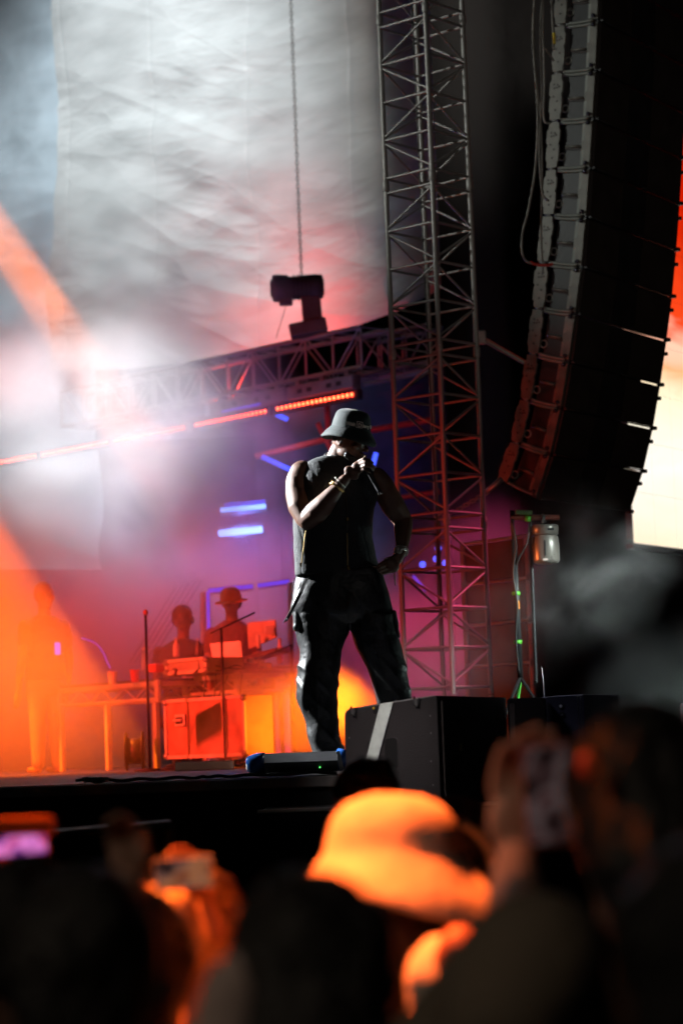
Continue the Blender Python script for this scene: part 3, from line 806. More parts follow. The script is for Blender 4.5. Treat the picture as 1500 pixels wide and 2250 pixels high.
MB().lathe([(0.0, -.098), (.06, -.098), (.082, -.088), (.088, -.07), (.089, .02), (.084, .072), (.078, .082), (.070, .086)], c, None, 32, False).build('lower_can', CAN, lc, True)
MB().lathe([(.066, .084), (.080, .09), (.086, .094), (.088, .13), (.087, .15), (.078, .155), (0, .156)], c, None, 32, False).build('upper_cap', CAN, lc, True)
MB().lathe([(.064, .07), (.072, .084), (.064, .098)], c, None, 24, True).build('neck_ring', BLACKP, lc, True)
MB().box(c + Vector((-.012, -.086, .0)), (.01, .008, .1)).build('dark_slot', BLACKP, lc)
MB().box(c + Vector((.03, -.0835, .12)), (.04, .01, .012)).build('vent', BLACKP, lc)
MB().box(c + Vector((-.012, -.088, -.075)), (.032, .006, .012)).build('badge', mat('pale_badge', (0.6, 0.5, 0.45), 0.5), lc)
MB().tube([at(1196, 1148, Y), at(1194, 1138, Y), at(1191, 1132, Y - .02)], .012, 8).build('clamp', STEEL, lc, True)
MB().bbox(at(1193, 1141, Y - .03), (.02, .02, .05), Matrix.Rotation(R(15), 3, 'Y'), .004).build('bright_bolt', mat('bright_steel', (0.8, 0.8, 0.8), 0.25, 0.9), lc)

# ------------------------------------------------------------------ front loudspeakers on the ledge
def slab_speaker(name, A, B, C, zb, m, label, rnd=0.03):
    """cabinet with top corners A (left), B (near), C (right); walls drop straight to zb"""
    D = A + (C - B)
    root = empty(name, ((A + C) / 2).xy.to_3d() + Vector((0, 0, zb)), label, 'loudspeaker')
    w = MB(); lo = [Vector((p.x, p.y, zb)) for p in (A, B, C, D)]; hi = [A, B, C, D]
    bm = bmesh.new(); vs = [bm.verts.new(p) for p in lo + hi]
    for fc in ((0, 1, 2, 3), (7, 6, 5, 4), (0, 4, 5, 1), (1, 5, 6, 2), (2, 6, 7, 3), (3, 7, 4, 0)): bm.faces.new([vs[i] for i in fc])
    bm.edges.ensure_lookup_table()
    big = [e for e in bm.edges if set(e.verts) in ({vs[0], vs[3]}, {vs[4], vs[7]})]
    oth = [e for e in bm.edges if e not in big]
    bmesh.ops.bevel(bm, geom=big, offset=rnd, segments=5, affect='EDGES', profile=0.5)
    bm.verts.index_update()
    w.add([v.co for v in bm.verts], [[v.index for v in f.verts] for f in bm.faces]); bm.free()
    o = w.build('cabinet', m, root)
    bv = o.modifiers.new('b', 'BEVEL'); bv.width = 0.004; bv.segments = 2; bv.limit_method = 'ANGLE'; bv.angle_limit = R(50)
    return root
def fpt(P0, P1, z0, u, vv, outn, off=0.004):
    """point on a vertical face: u along P0->P1, vv 0 at the top edge..1 at the foot"""
    p = P0.lerp(P1, u); return Vector((p.x, p.y, p.z + (z0 - p.z) * vv)) + outn * off
A, B, C = at(755, 1559, 10.42), at(958, 1528, 9.95), at(1111, 1532, 10.5)
r1 = slab_speaker('stage_speaker', A, B, C, LEDGE + .003, SPK, 'big black loudspeaker cabinet with a slanting white tape stripe', 0.035)
def outn(P0, P1):
    d = (P1 - P0); n = Vector((d.y, -d.x, 0)).normalized(); return n if n.y < 0 else -n
oL = outn(A, B); oR = outn(B, C)
HOLE = mat('painted_recess_shade', (0.006, 0.006, 0.006), 0.7)  # flat dark plates stand for the shade in the handle hollows
for u0, u1 in ((.26, .375), (.445, .58)):
    w = MB(); nn = []
    cu, cv, hu, hv = (u0 + u1) / 2, .495, (u1 - u0) / 2, .145
    for k in range(24):
        t = 2 * math.pi * k / 24; ct, s_ = math.cos(t), math.sin(t)
        nn.append(fpt(A, B, LEDGE, cu + hu * math.copysign(abs(ct) ** .35, ct), cv + hv * math.copysign(abs(s_) ** .35, s_), oL, 0.0))
    prism(w, [p + oL * .003 for p in nn], oL * 0.002).build('handle_recess', HOLE, r1)
    MB().tube(nn + [nn[0]], 0.004, 6, False).build('recess_rim', SPK, r1, True)
w = MB()
pts = [fpt(A, B, LEDGE, u, v_, oL, .0085 + .0012 * math.sin(7 * v_)) for v_, u in ((.0, .56), (.25, .475), (.5, .385), (.75, .295), (.92, .235), (.92, .10), (.75, .165), (.5, .255), (.25, .34), (.0, .42))]
n = 5
w.add(pts, [(k, k + 1, 2 * n - 2 - k, 2 * n - 1 - k) for k in range(n - 1)])
o = w.build('tape_stripe', TAPEW, r1); sf = o.modifiers.new('s', 'SOLIDIFY'); sf.thickness = 0.0015
for u in (.115, .80):
    MB().bbox(fpt(A, B, LEDGE, u, .045, oL, .006), (.016, .014, .036), frame(B - A), .005).build('catch', mat('dull_steel_catch', (0.3, 0.3, 0.3), 0.3, 0.8), r1)
    MB().tube([fpt(A, B, LEDGE, u - .02, -.02, oL, .004), fpt(A, B, LEDGE, u - .02, .06, oL, .012), fpt(A, B, LEDGE, u + .03, .085, oL, .012), fpt(A, B, LEDGE, u + .035, .0, oL, .008)], .0045, 6).build('catch_loop', BLACKM, r1, True)
MB().bbox(fpt(A, B, LEDGE, .36, .05, oL, .004), (.03, .01, .03), frame(B - A), .004).build('handle_tab', BLACKP, r1)
MB().ell(fpt(A, B, LEDGE, .355, .035, oL, .012), (.006, .004, .006)).build('yellow_dot', mat('yellow_paint', (0.7, 0.45, 0.03), 0.5), r1, True)
for u, v_ in ((.93, .18), (.93, .34), (.92, .6), (.93, .82), (.05, .6), (.05, .3)):
    stamp('screw', 'screw', lambda: MB().tube([(0, 0, 0), (0, .003, 0)], .004, 8), STEEL, fpt(A, B, LEDGE, u, v_, oL, .001), frame(B - A), r1)
# paler corner edge along the top left
MB().tube([fpt(A, B, LEDGE, .01, .14, oL, -.002), fpt(A, B, LEDGE, .015, .05, oL, -.002), fpt(A, B, LEDGE, .06, .003, oL, -.002), fpt(A, B, LEDGE, .98, .0, oL, -.002)], .0035, 6).build('pale_edge', mat('pale_cabinet_edge', (0.2, 0.2, 0.2), 0.5), r1, True)
# grille on the right face
a, b, c_, d_ = [fpt(B, C, LEDGE, u, v_, oR, .002) for u, v_ in ((.05, .05), (.93, .05), (.93, .95), (.05, .95))]
prism(MB(), [a, b, c_, d_], oR * .008).build('grille', GRILLE, r1)
MB().bbox(fpt(B, C, LEDGE, .27, .48, oR, .013), (.02, .004, .03), frame(C - B), .001).build('small_badge', mat('yellowish_badge', (0.4, 0.34, 0.12), 0.5), r1)
A2, B2, C2 = at(1113, 1535, 10.4), at(1187, 1532, 10.7), at(1190, 1530, 11.0)
root = slab_speaker('stage_speaker', at(1113, 1535, 10.25), at(1187, 1532, 10.4), at(1187, 1532, 10.4) + Vector((.05, .35, 0)), LEDGE + .003, SPK, 'plain black loudspeaker between the striped cabinet and the knobbed one', 0.012)
prism(MB(), [fpt(at(1113, 1535, 10.25), at(1187, 1532, 10.4), LEDGE, u, v_, Vector((0.1, -1, 0)), .002) for u, v_ in ((.06, .05), (.94, .05), (.94, .95), (.06, .95))], Vector((0.02, -.008, 0))).build('grille', GRILLE, root)
A3, B3, C3 = at(1184, 1532, 10.79), at(1281, 1525.5, 10.75), at(1359, 1526, 11.15)
r3 = slab_speaker('amplifier_speaker', A3, B3, C3, LEDGE + .06 if False else STAGE_Z + .004, SPKB, 'dark blue black cabinet with a round white knob', 0.006)
o3 = outn(A3, B3); p3 = outn(B3, C3)
for off, px, py in ((0, 1232, 1552), (1, 1235, 1571)):
    q = on_plane(px, py, A3, o3) + o3 * .006
    MB().tube([q - o3 * .004, q + o3 * .006], .013, 16).build('knob_ring', BLACKP, r3, True)
    if off == 0: MB().ell(q + o3 * .008, (.0075, .006, .0075)).build('white_knob', mat('white_knob_plastic', (0.8, 0.8, 0.8), 0.3), r3, True)
for u in (.02, .86, .93):
    bar('panel_seam', fpt(A3, B3, STAGE_Z, u, .02, o3, .001), fpt(A3, B3, STAGE_Z, u, .98, o3, .001), .0025, BLACKM, r3)
q0 = [on_plane(x, y, B3, p3) + p3 * .002 for x, y in ((1304, 1586), (1341, 1585), (1341, 1612), (1305, 1613))]
prism(MB(), q0, p3 * .002).build('orange_label', mat('dim_orange_label', (0.25, 0.12, 0.05), 0.6), r3)
for k in range(9):
    bar('mesh_wire', on_plane(1344, 1586 + k * 4.2, B3, p3) + p3 * .003, on_plane(1365, 1587 + k * 4.2, B3, p3) + p3 * .003, .0012, STEEL, r3)
tag(MB().tube([at(1195, 1531, 10.9), at(1194, 1500, 10.9), at(1190, 1467, 10.9)], [.003, .0022, .0016], 6).build('antenna', STEEL, smooth=True), 'thin whip antenna standing at the corner of the knobbed cabinet', 'antenna')
rng = random.Random(3)
cb = empty('cable_bundle', at(1235, 1680, 10.6), 'tangle of grey cables and connectors between the cabinets', 'cable bundle')
for k in range(7):
    y = 1666 + 4.2 * k
    pts = [at(1185 + 18 * j, y + rng.uniform(-4, 4) + 2 * math.sin(j + k), 10.62 + .03 * rng.uniform(-1, 1)) for j in range(7)]
    MB().tube(spline(pts, 5), 0.005 + .002 * rng.random(), 6).build('cable', CABLE if k % 3 else CABLEB, cb, True)
for k in range(4):
    MB().tube([at(1205 + 11 * k, 1667 + k, 10.58), at(1213 + 11 * k, 1666 + k, 10.58)], .009, 8).build('connector', mat('bright_steel'), cb, True)
tag(MB().bbox(at(1240, 1700, 10.72), (.32, .2, .07), None, .01).build('cable_tray', BLACKM), 'low black tray carrying the cable tangle', 'tray')

# ------------------------------------------------------------------ floor lamp bar with blue ends in front of the singer
Y = 11.75
fa, fb = at(583, 1678, Y), at(742, 1676, Y)
wz = STAGE_Z
fl = empty('floor_monitor', ((fa.x + fb.x) / 2, Y, STAGE_Z), 'low black floor wedge with glossy blue rounded ends', 'floor wedge')
BLUEP = mat('glossy_blue_plastic', (0.02, 0.09, 0.33), 0.12)
ztop = at(660, 1653, Y).z
L = fb.x - fa.x
w = MB(); prism(w, [Vector((fa.x, Y - .14, wz + .012)), Vector((fa.x, Y - .16, wz + .06)), Vector((fa.x, Y - .05, ztop)), Vector((fa.x, Y + .12, ztop)), Vector((fa.x, Y + .16, wz + .012))], Vector((L, 0, 0))).build('wedge_body', BLACKP, fl)
w = MB(); w.tube([(fa.x - .001, Y - .02, (wz + ztop) / 2 + .005), (fa.x - .045, Y - .035, (wz + ztop) / 2 + .002), (fa.x - .075, Y - .05, (wz + ztop) / 2 - .006), (fa.x - .085, Y - .052, (wz + ztop) / 2 - .008)], [.054, .052, .046, .034], 24)
w.build('blue_end', BLUEP, fl, True)
cc = Vector((fa.x - .086, Y - .053, (wz + ztop) / 2 - .008)); nn = Vector((-1, -.25, 0)).normalized()
prism(MB(), [cc + Vector((0, 0, .015)) + nn.cross(Vector((0, 0, 1))) * s * .011 * k for s, k in ((1, 1), (-1, 1))] + [cc - Vector((0, 0, .015)) + nn.cross(Vector((0, 0, 1))) * s * .011 for s in (-1, 1)], nn * .003).build('white_label', mat('white_label', (.75, .75, .72), .5), fl)
w = MB(); w.tube([(fb.x + .001, Y - .02, (wz + ztop) / 2 + .01), (fb.x + .03, Y - .03, (wz + ztop) / 2 + .006), (fb.x + .045, Y - .03, (wz + ztop) / 2)], [.056, .052, .04], 24)
w.build('blue_end', BLUEP, fl, True)
MB().bbox((fb.x + .01, Y - .085, wz + .06), (.02, .006, .09), Matrix.Rotation(R(-10), 3, 'Y'), .001).build('grey_label', mat('grey_label', (.35, .38, .38), .5), fl)
MB().ell((fb.x - .085, Y - .158, wz + .03), (.003, .003, .003)).build('green_led', emis('green_led', (0.1, 1, 0.15), 4), fl)
MB().bbox(((fa.x + fb.x) / 2, Y - .17, wz + .0075), (L * .9, .05, .012), None, .003).build('rubber_strip', RUBBER, fl)

# ------------------------------------------------------------------ DJ tables made of small trusses
TD = Vector((math.cos(R(50)), -math.sin(R(50)), 0)); TB = Vector((TD.y * -1, TD.x, 0))
if TB.y < 0: TB = -TB
TALU = mat('painted_truss_alu', (0.55, 0.5, 0.47), 0.5, 0.2, vary=0.15)
def truss_table(pr, length, depth, label, legs=(0.0, .52, 1.0), zt=None):
    """pr = front right top corner; the front runs away to the left"""
    zt = pr.z; root = empty('truss_table', (pr - TD * length / 2).xy.to_3d() + Vector((0, 0, STAGE_Z)), label, 'table', 'truss tables of the band')
    fl_ = pr - TD * length
    H = 0.155
    Mx = frame(TD)
    MB().bbox(pr - TD * length / 2 + TB * depth / 2 + Vector((0, 0, .012)), (length + .02, depth, .022), Mx, .004).build('table_top', BLACKP, root)
    for k, e in enumerate((Vector((0, 0, 0)), TB * (depth - .04))):
        MB().bbox(pr - TD * length / 2 + e + Vector((0, 0, -.022)), (length, .03, .042), Mx, .006).build('top_rail', TALU, root)
        MB().bbox(pr - TD * length / 2 + e + Vector((0, 0, -H)), (length, .03, .03), Mx, .006).build('bottom_rail', TALU, root)
        n = int(length / .165)
        for i in range(n):
            a = pr + e - TD * (length * (i + .03) / n); b = pr + e - TD * (length * (i + .97) / n)
            z0, z1 = (-.045, -H + .012) if i % 2 else (-H + .012, -.045)
            bar('diagonal_brace', a + Vector((0, 0, z0)), b + Vector((0, 0, z1)), .0065, TALU, root, 6)
        for t in legs:
            q = pr + e - TD * length * t
            MB().bbox(Vector((q.x, q.y, (STAGE_Z + zt - H) / 2 + .0)) + Vector((0, 0, -.006)), (.045, .045, zt - H - STAGE_Z - .03), Mx, .006).build('leg', TALU, root)
    for t in (0, 1):
        q = pr - TD * length * t
        MB().bbox(q + Vector((0, 0, -H / 2 - .01)), (.05, .034, H + .04), Mx, .006).build('end_post', TALU, root)
        MB().bbox(q + TB * depth / 2 + Vector((0, 0, -.022)), (depth - .06, .03, .04), frame(TB), .005).build('side_rail', TALU, root)
        MB().bbox(q + TB * depth / 2 + Vector((0, 0, -H)), (depth - .06, .026, .028), frame(TB), .005).build('side_rail', TALU, root)
    return root
def on_line(p0, d, px, py=1500):
    """parameter of the point of p0 + t*d that stands at picture column px (same height)"""
    lo, hi = -4.0, 4.0
    def col(t):
        q = p0 + d * t - Vector((0, 0, CAM_Z)); l = CM.transposed() @ q; return 750 + F * l.x / -l.z
    for _ in range(50):
        mdl = (lo + hi) / 2
        if (col(mdl) - px) * (1 if col(hi) > col(lo) else -1) < 0: lo = mdl
        else: hi = mdl
    return lo
T1 = at(346, 1496, 20.8); L1 = -on_line(T1, TD, 130)
truss_table(T1, L1, .55, 'truss table in the orange beam carrying plastic cups', (0.02, .5, .98))
T2 = at(519, 1479, 20.6); L2 = -on_line(T2, TD, 406)
truss_table(T2, L2, .55, 'truss table in front of the flight case carrying the laptop', (0.02, .62, .98))
T3 = at(602, 1469, 20.9); L3 = -on_line(T3, TD, 535)
truss_table(T3, L3, .5, 'truss table furthest right, standing in orange smoke', (0.02, .98))

def case(name, pf, px_r, zlo, zhi, depth, label, mats=(PLY, TALU), handle=True, thick=.03):
    """flight case: pf front left point, right end at picture column px_r"""
    d = TD; t = on_line(pf, d, px_r); root = empty(name, (pf + d * t / 2).xy.to_3d() + Vector((0, 0, zlo)), label, 'flight case')
    Mx = frame(d); c = pf + d * t / 2 + TB * depth / 2; c.z = (zlo + zhi) / 2
    MB().bbox(c, (t - .01, depth - .01, zhi - zlo - .01), Mx, .004).build('case_body', mats[0], root)
    for zz in (zlo + thick / 2, zhi - thick / 2):
        MB().bbox(Vector((0, 0, zz)) + (pf + d * t / 2).xy.to_3d(), (t, .02, thick), Mx, .004).build('edge_rail', mats[1], root)
        MB().bbox(Vector((0, 0, zz)) + (pf + TB * depth / 2).xy.to_3d(), (depth, .02, thick), frame(TB), .004).build('edge_rail', mats[1], root)
    for s_ in (0.0, 1.0):
        q = pf + d * t * s_
        MB().bbox(Vector((q.x, q.y, (zlo + zhi) / 2)), (thick, .022, zhi - zlo), Mx, .004).build('corner_rail', mats[1], root)
    for s_ in (0, 1):
        for zz in (zlo + .025, zhi - .025):
            MB().ell(pf.xy.to_3d() + d * t * s_ + Vector((0, 0, zz)), (.03, .03, .03), None, 10, 6).build('ball_corner', STEEL, root, True)
    return root, d, t
pf = at(365, 1600, 20.15)
zc1 = at(365, 1538, 20.15).z
cr_, d, t = case('flight_case', pf, 537, STAGE_Z + .09, zc1, .3, 'big red lit flight case standing under the laptop table')
for k in (.12, .88):
    q = pf + d * t * k + TB * .1; MB().tube([(q.x - .02, q.y, STAGE_Z + .047), (q.x + .02, q.y, STAGE_Z + .047)], .046, 12).build('caster', RUBBER, cr_, True)
q = on_plane(398, 1583, pf, TB) - TB * .012; mx = frame(d)
hd_ = MB().bbox(q, (.14, .012, .10), mx, .01).build('handle_dish', TALU, cr_)
MB().bbox(q - TB * .008, (.10, .008, .055), mx, .006).build('dish_recess', mat('painted_dish_shade', (.05, .02, .02), .6), cr_)  # shade of the dish hollow painted as a dark red plate
MB().tube([q - TB * .02 + d * -.06, q - TB * .03 + d * -.02, q - TB * .03 + d * .02, q - TB * .02 + d * .06], .011, 8).build('handle', TALU, hd_, True)
pf = at(366, 1450, 20.35)
cs, d, t = case('small_flight_case', pf, 452, T1.z + .026, at(366, 1450, 20.35).z, .4, 'small flight case with a round dial on the table edge', (mat('grey_case_ply', (.35, .3, .28), .5, vary=.3), TALU))
q = on_plane(386, 1477, pf, TB) - TB * .012
MB().tube([q + TB * .01, q - TB * .006], .034, 16).build('dial', mat('dark_dial', (.06, .04, .04), .5), cs, True)
MB().tube([q - TB * .004, q - TB * .014], .018, 12).build('dial_knob', TALU, cs, True)

# things on the tables
def cup(px, py, Y, h, m_, label):
    b = at(px, py, Y); o = MB().lathe([(.0, .0), (h * .29, 0), (h * .30, .003), (h * .41, h), (h * .44, h + .003), (h * .40, h + .002), (h * .38, h - .004), (h * .28, .01), (0, .01)], b, None, 20, False).build('plastic_cup', m_, None, True)
    return tag(o, label, 'cup')
cup(248, 1503, 20.75, .105, mat('white_plastic', (.75, .7, .68), .35), 'white plastic cup standing at the table corner under the blue tube')
cup(297, 1499, 20.7, .105, mat('red_plastic', (.6, .03, .02), .35), 'red plastic cup standing right of the white cup')
tag(MB().bbox(at(343, 1468, 20.6), (.12, .1, .075), frame(TD), .012).build('red_bowl', mat('red_plastic'), None, False), 'red plastic tub between the red cup and the flight case', 'tub')
tag(MB().tube(spline([at(180, 1402, 20.9), at(208, 1412, 20.85), at(226, 1432, 20.85), at(236, 1455, 20.8), at(243, 1468, 20.8)]), .008, 6).build('blue_tube', emis('blue_glow_tube', (.08, .06, .8), .6), smooth=True), 'blue glowing bent tube standing in the white cup', 'tube')
lt = empty('laptop', at(500, 1470, 20.5), 'silver laptop seen from behind, lit red, on the truss table', 'laptop')
c4 = [at(461, 1414, 20.55), at(528, 1408, 20.45), at(534, 1456, 20.4), at(470, 1463, 20.5)]
LID = mat('silver_laptop_lid', (.52, .5, .5), .4, .2)
prism(MB(), c4, Vector((.004, .012, 0))).build('lid', LID, lt)
prism(MB(), [c4[3], c4[2], c4[2] + Vector((.01, .22, 0)), c4[3] + Vector((.01, .22, 0))], Vector((0, 0, -.014))).build('keyboard_base', LID, lt)
mx_ = empty('mixer', at(490, 1473, 20.6), 'low dark mixing desk with knobs under the laptop', 'mixer')
mA, mB = at(432, 1478, 20.75), at(548, 1464, 20.45)
MB().bbox((mA + mB) / 2, ((mB - mA).length, .28, .06), frame(mB - mA), .008).build('mixer_body', BLACKP, mx_)
for k in range(9):
    MB().tube([mA.lerp(mB, (k + .5) / 9) + Vector((0, -.13, .03)), mA.lerp(mB, (k + .5) / 9) + Vector((0, -.13, .055))], .011, 8).build('knob', TALU, mx_, True)
mo = empty('table_monitor', at(577, 1430, 21.4), 'orange lit flat control panel standing behind the laptop', 'monitor')
c4 = [at(543, 1368, 21.5), at(604, 1362, 21.4), at(607, 1400, 21.4), at(546, 1426, 21.5)]
prism(MB(), c4, Vector((.01, .03, 0))).build('panel', mat('pale_panel', (.45, .35, .3), .5, vary=.3, vscale=9), mo)
MB().bbox(at(592, 1384, 21.35), (.08, .01, .07), None, .004).build('sub_panel', LID, mo)
MB().bbox(at(568, 1410, 21.35), (.035, .02, .12), None, .01).build('bottle_shape', LID, mo)
kb = empty('keyboard', at(600, 1440, 21.2), 'electronic keyboard lying behind the white boxes', 'keyboard')
kA, kB = at(548, 1448, 21.3), at(624, 1428, 21.0)
MB().bbox((kA + kB) / 2, ((kB - kA).length, .2, .04), frame(kB - kA), .008).build('keyboard_body', mat('dark_red_shell', (.12, .05, .05), .5), kb)
for k in range(12):
    MB().bbox(kA.lerp(kB, (k + .5) / 12) + Vector((0, -.105, .01)), (.016, .02, .02), frame(kB - kA), .002).build('key', LID, kb)
for k, (px, py, w_, h_) in enumerate(((557, 1456, .05, .09), (573, 1459, .045, .065), (588, 1462, .04, .05))):
    tag(MB().bbox(at(px, py, 20.75), (w_, .06, h_), frame(TD), .005).build('white_box', mat('white_box_card', (.7, .66, .62), .5, vary=.1)), ['taller white box beside the laptop', 'middle white box on the right table', 'smallest white box on the right table'][k], 'box', 'white boxes on the right table')

# bottles, drums cases and small gear that clutter the tables
for px, py, Y_, hh, m_, lb in ((318, 1474, 20.9, .2, mat('clear_blue_bottle', (.2, .3, .5), .2), 'small clear bottle just right of the red cup'),
                               (388, 1443, 20.6, .16, mat('pale_bottle', (.6, .5, .45), .3), 'pale bottle standing on top of the small flight case'),
                               (436, 1440, 20.5, .14, mat('dark_bottle', (.06, .04, .05), .3), 'dark bottle on the right end of the small flight case'),
                               (616, 1458, 21.2, .22, mat('pale_bottle'), 'pale bottle near the singer hip on the right table')):
    b_ = at(px, py, Y_); r0 = empty('bottle', b_, lb, 'bottle')
    MB().lathe([(0, 0), (.026, 0), (.028, .01), (.028, hh * .6), (.012, hh * .8), (.012, hh * .9)], b_, None, 16, True).build('bottle_body', m_, r0, True)
    MB().lathe([(.0, hh * .9), (.014, hh * .9), (.014, hh), (0, hh)], b_, None, 12, False).build('bottle_cap', TALU, r0, True)
sp_ = empty('equipment_rack', at(577, 1690, 22.4), 'tall dark equipment rack behind the right truss table', 'equipment rack')
ra_, rb2 = at(548, 1640, 22.6), at(606, 1640, 22.2); ra_.z = rb2.z = STAGE_Z + .38
MB().bbox((ra_ + rb2) / 2, ((rb2 - ra_).length, .3, .74), frame(rb2 - ra_), .01).build('rack_body', PLY, sp_)
for k in range(5):
    MB().bbox((ra_ + rb2) / 2 + Vector((0, -.16, -.28 + .14 * k)), ((rb2 - ra_).length * .86, .02, .11), frame(rb2 - ra_), .004).build('rack_unit', BLACKM if k % 2 else LID, sp_)
pk = empty('cable_drum', at(300, 1690, 20.4), 'round black cable drum on the floor under the left truss table', 'cable drum')
c_ = at(296, 1640, 20.6); c_.z = STAGE_Z + .17
for o_ in (-.07, .07): MB().tube([c_ + Vector((o_ - .006, 0, 0)), c_ + Vector((o_ + .006, 0, 0))], .165, 24).build('drum_flange', BLACKM, pk, True)
MB().tube([c_ - Vector((.064, 0, 0)), c_ + Vector((.064, 0, 0))], .11, 20).build('cable_winding', CABLEB, pk, True)
# microphone stands
def mic_stand(px, ytop, Y, boom, label):
    t = at(px, ytop, Y); root = empty('microphone_stand', (t.x, Y, STAGE_Z), label, 'microphone stand')
    MB().tube([t, (t.x, t.y, STAGE_Z + .02)], .011, 8).build('pole', BLACKM, root, True)
    MB().lathe([(0, 0), (.13, 0), (.13, .012), (.02, .022), (.0, .022)], (t.x, Y, STAGE_Z + .002), None, 24, False).build('round_base', BLACKM, root, True)
    for a_, b_ in boom:
        MB().tube([at(*a_, Y), at(*b_, Y)], .008, 6).build('boom', BLACKM, root, True)
    return root
r_ = mic_stand(320, 1350, 19.6, [], 'thin microphone stand in front of the left truss table')
MB().ell(at(320, 1346, 19.6), (.02, .02, .026)).build('microphone', mat('dim_red_foam', (.3, .08, .05), .6), r_, True)
mic_stand(486, 1380, 19.5, [((462, 1392), (560, 1346))], 'boom microphone stand in front of the laptop table')
mic_stand(640, 1415, 20.4, [((560, 1448), (640, 1418))], 'boom stand behind the singer beside the keyboard')
# cables dangling from the tables and coiled on the floor
dc = empty('dangling_cables', at(490, 1560, 20.1), 'dark cables looping down in front of the flight case', 'cables')
for pts in ([(455, 1470), (448, 1540), (458, 1610), (480, 1640), (520, 1600)], [(475, 1480), (470, 1560), (476, 1640), (492, 1690)], [(500, 1485), (478, 1540), (470, 1600), (480, 1690)], [(532, 1480), (520, 1580), (496, 1640), (482, 1690)], [(430, 1475), (460, 1462), (500, 1468), (545, 1470)], [(425, 1480), (450, 1466), (480, 1474), (520, 1462), (548, 1474)]):
    MB().tube(spline([at(x, y, 20.0) for x, y in pts]), .006, 6).build('cable', CABLEB, dc, True)
fc = empty('floor_cable_coil', at(450, 1692, 19.0), 'messy coil of cables on the stage floor under the flight case', 'cables')
for k in range(6):
    pts = []
    for j in range(14):
        a_ = j * 0.9 + k; pts.append(Vector((at(400 + 14 * k, 1690, 19.0).x + .16 * math.cos(a_) * (1 + .2 * k % 2), 19.0 + .2 * math.sin(a_), STAGE_Z + .015 + .012 * k * (j % 3) * .5)))
    MB().tube(spline(pts, 4), .007, 6).build('cable', CABLEB, fc, True)
tag(MB().bbox((at(450, 1700, 17.6).x, 17.6, STAGE_Z + .035), (.42, .2, .064), None, .008).build('pedal_case', mat('red_brown_shell', (.25, .08, .05), .5), None), 'low reddish pedal box on the floor under the flight case', 'box')

# poles leaning behind the left table
lp = empty('leaning_poles', at(340, 1400, 23.6), 'bundle of pale poles leaning diagonally behind the cups', 'poles')
for k in range(5):
    bar('pole', at(286 + 11 * k, 1456, 23.6 + .03 * k), at(388 + 14 * k, 1286 - 3 * k, 24.2), .009, BLACKM, lp)

# blue lamps, violet frame and red beams of the roof
BLU = emis('blue_white_lamp', (.16, .32, 1), 6)
BLU2 = emis('blue_lamp', (.05, .09, 1), 2.2)
VIO = emis('violet_edge_light', (.12, .06, 1), .9)
for k, (pa, pb, w_, lb) in enumerate((((484, 1121), (584, 1112), .095, 'upper blue stage strip lamp left of the singer'), ((480, 1172), (577, 1163), .085, 'lower bright blue white strip lamp left of the singer'))):
    A_, B_ = at(*pa, 24.6), at(*pb, 24.6); root = empty('strip_lamp', (A_ + B_) / 2, lb, 'strip lamp', 'blue strip lamps left of the singer')
    MB().bbox((A_ + B_) / 2 + Vector((0, .05, 0)), ((B_ - A_).length + .04, .08, w_ + .05), frame(B_ - A_), .012).build('lamp_body', BLACKM, root)
    MB().bbox((A_ + B_) / 2 - Vector((0, .0, 0)), ((B_ - A_).length, .03, w_ * (.5 if k == 0 else .8)), frame(B_ - A_), .012).build('lamp_tube', BLU, root)
    bl_ = bpy.data.lights.new('strip_lamp_light', 'POINT'); bl_.energy = 24 if k else 40; bl_.color = (.12, .2, 1); bl_.shadow_soft_size = .1
    blo = bpy.data.objects.new('strip_lamp_light', bl_); COL.objects.link(blo); blo.location = (A_ + B_) / 2 - Vector((0, .12, 0))
    if k == 0: MB().bbox((A_ + B_) / 2 + Vector((.02, -.0, w_ * .52)), ((B_ - A_).length * .9, .03, w_ * .4), frame(B_ - A_), .008).build('upper_diffuser', BLU2, root)
    bar('hanger', (A_ + B_) / 2 + Vector((0, .1, 0)), (A_ + B_) / 2 + Vector((0, 1.2, 0)), .02, BLACKM, root)
vf = empty('violet_frame', at(455, 1290, 23.4), 'doorway shaped frame edged in violet light behind the band', 'frame')
for a_, b_ in (((459, 1405), (457, 1300)), ((457, 1298), (556, 1288)), ((566, 1287), (636, 1277))):
    A_, B_ = at(*a_, 23.4), at(*b_, 23.4); MB().bbox((A_ + B_) / 2, ((B_ - A_).length, .03, .04), frame(B_ - A_, (0, -1, 0) if abs((B_ - A_).normalized().z) > .9 else None), .006).build('light_strip', VIO, vf)
    MB().bbox((A_ + B_) / 2 + Vector((0, .04, 0)), ((B_ - A_).length, .04, .07), frame(B_ - A_, (0, -1, 0) if abs((B_ - A_).normalized().z) > .9 else None), .006).build('frame_bar', ALUT, vf)
bar('frame_post', at(450, 1690, 23.5), at(446, 1300, 23.5), .03, ALUT, vf)
bar('frame_post', at(640, 1690, 23.1), at(638, 1280, 23.1), .03, ALUT, vf)
rb_ = empty('roof_beam', at(700, 970, 27.2), 'red lit steel roof beam behind the singer head', 'beam')
REDLIT = mat('red_light_steel', (.65, .035, .03), .45, vary=.2)  # red stage light on the steel is put into its colour
for a_, b_, r__ in (((560, 1003), (716, 965), .035), ((800, 948), (950, 922), .035), ((716, 965), (800, 948), .035), ((718, 890), (722, 965), .035), ((698, 930), (728, 990), .03), ((870, 1095), (965, 1080), .03)):
    bar('beam_tube', at(*a_, 27.2), at(*b_, 27.2), r__, REDLIT, rb_, 10)
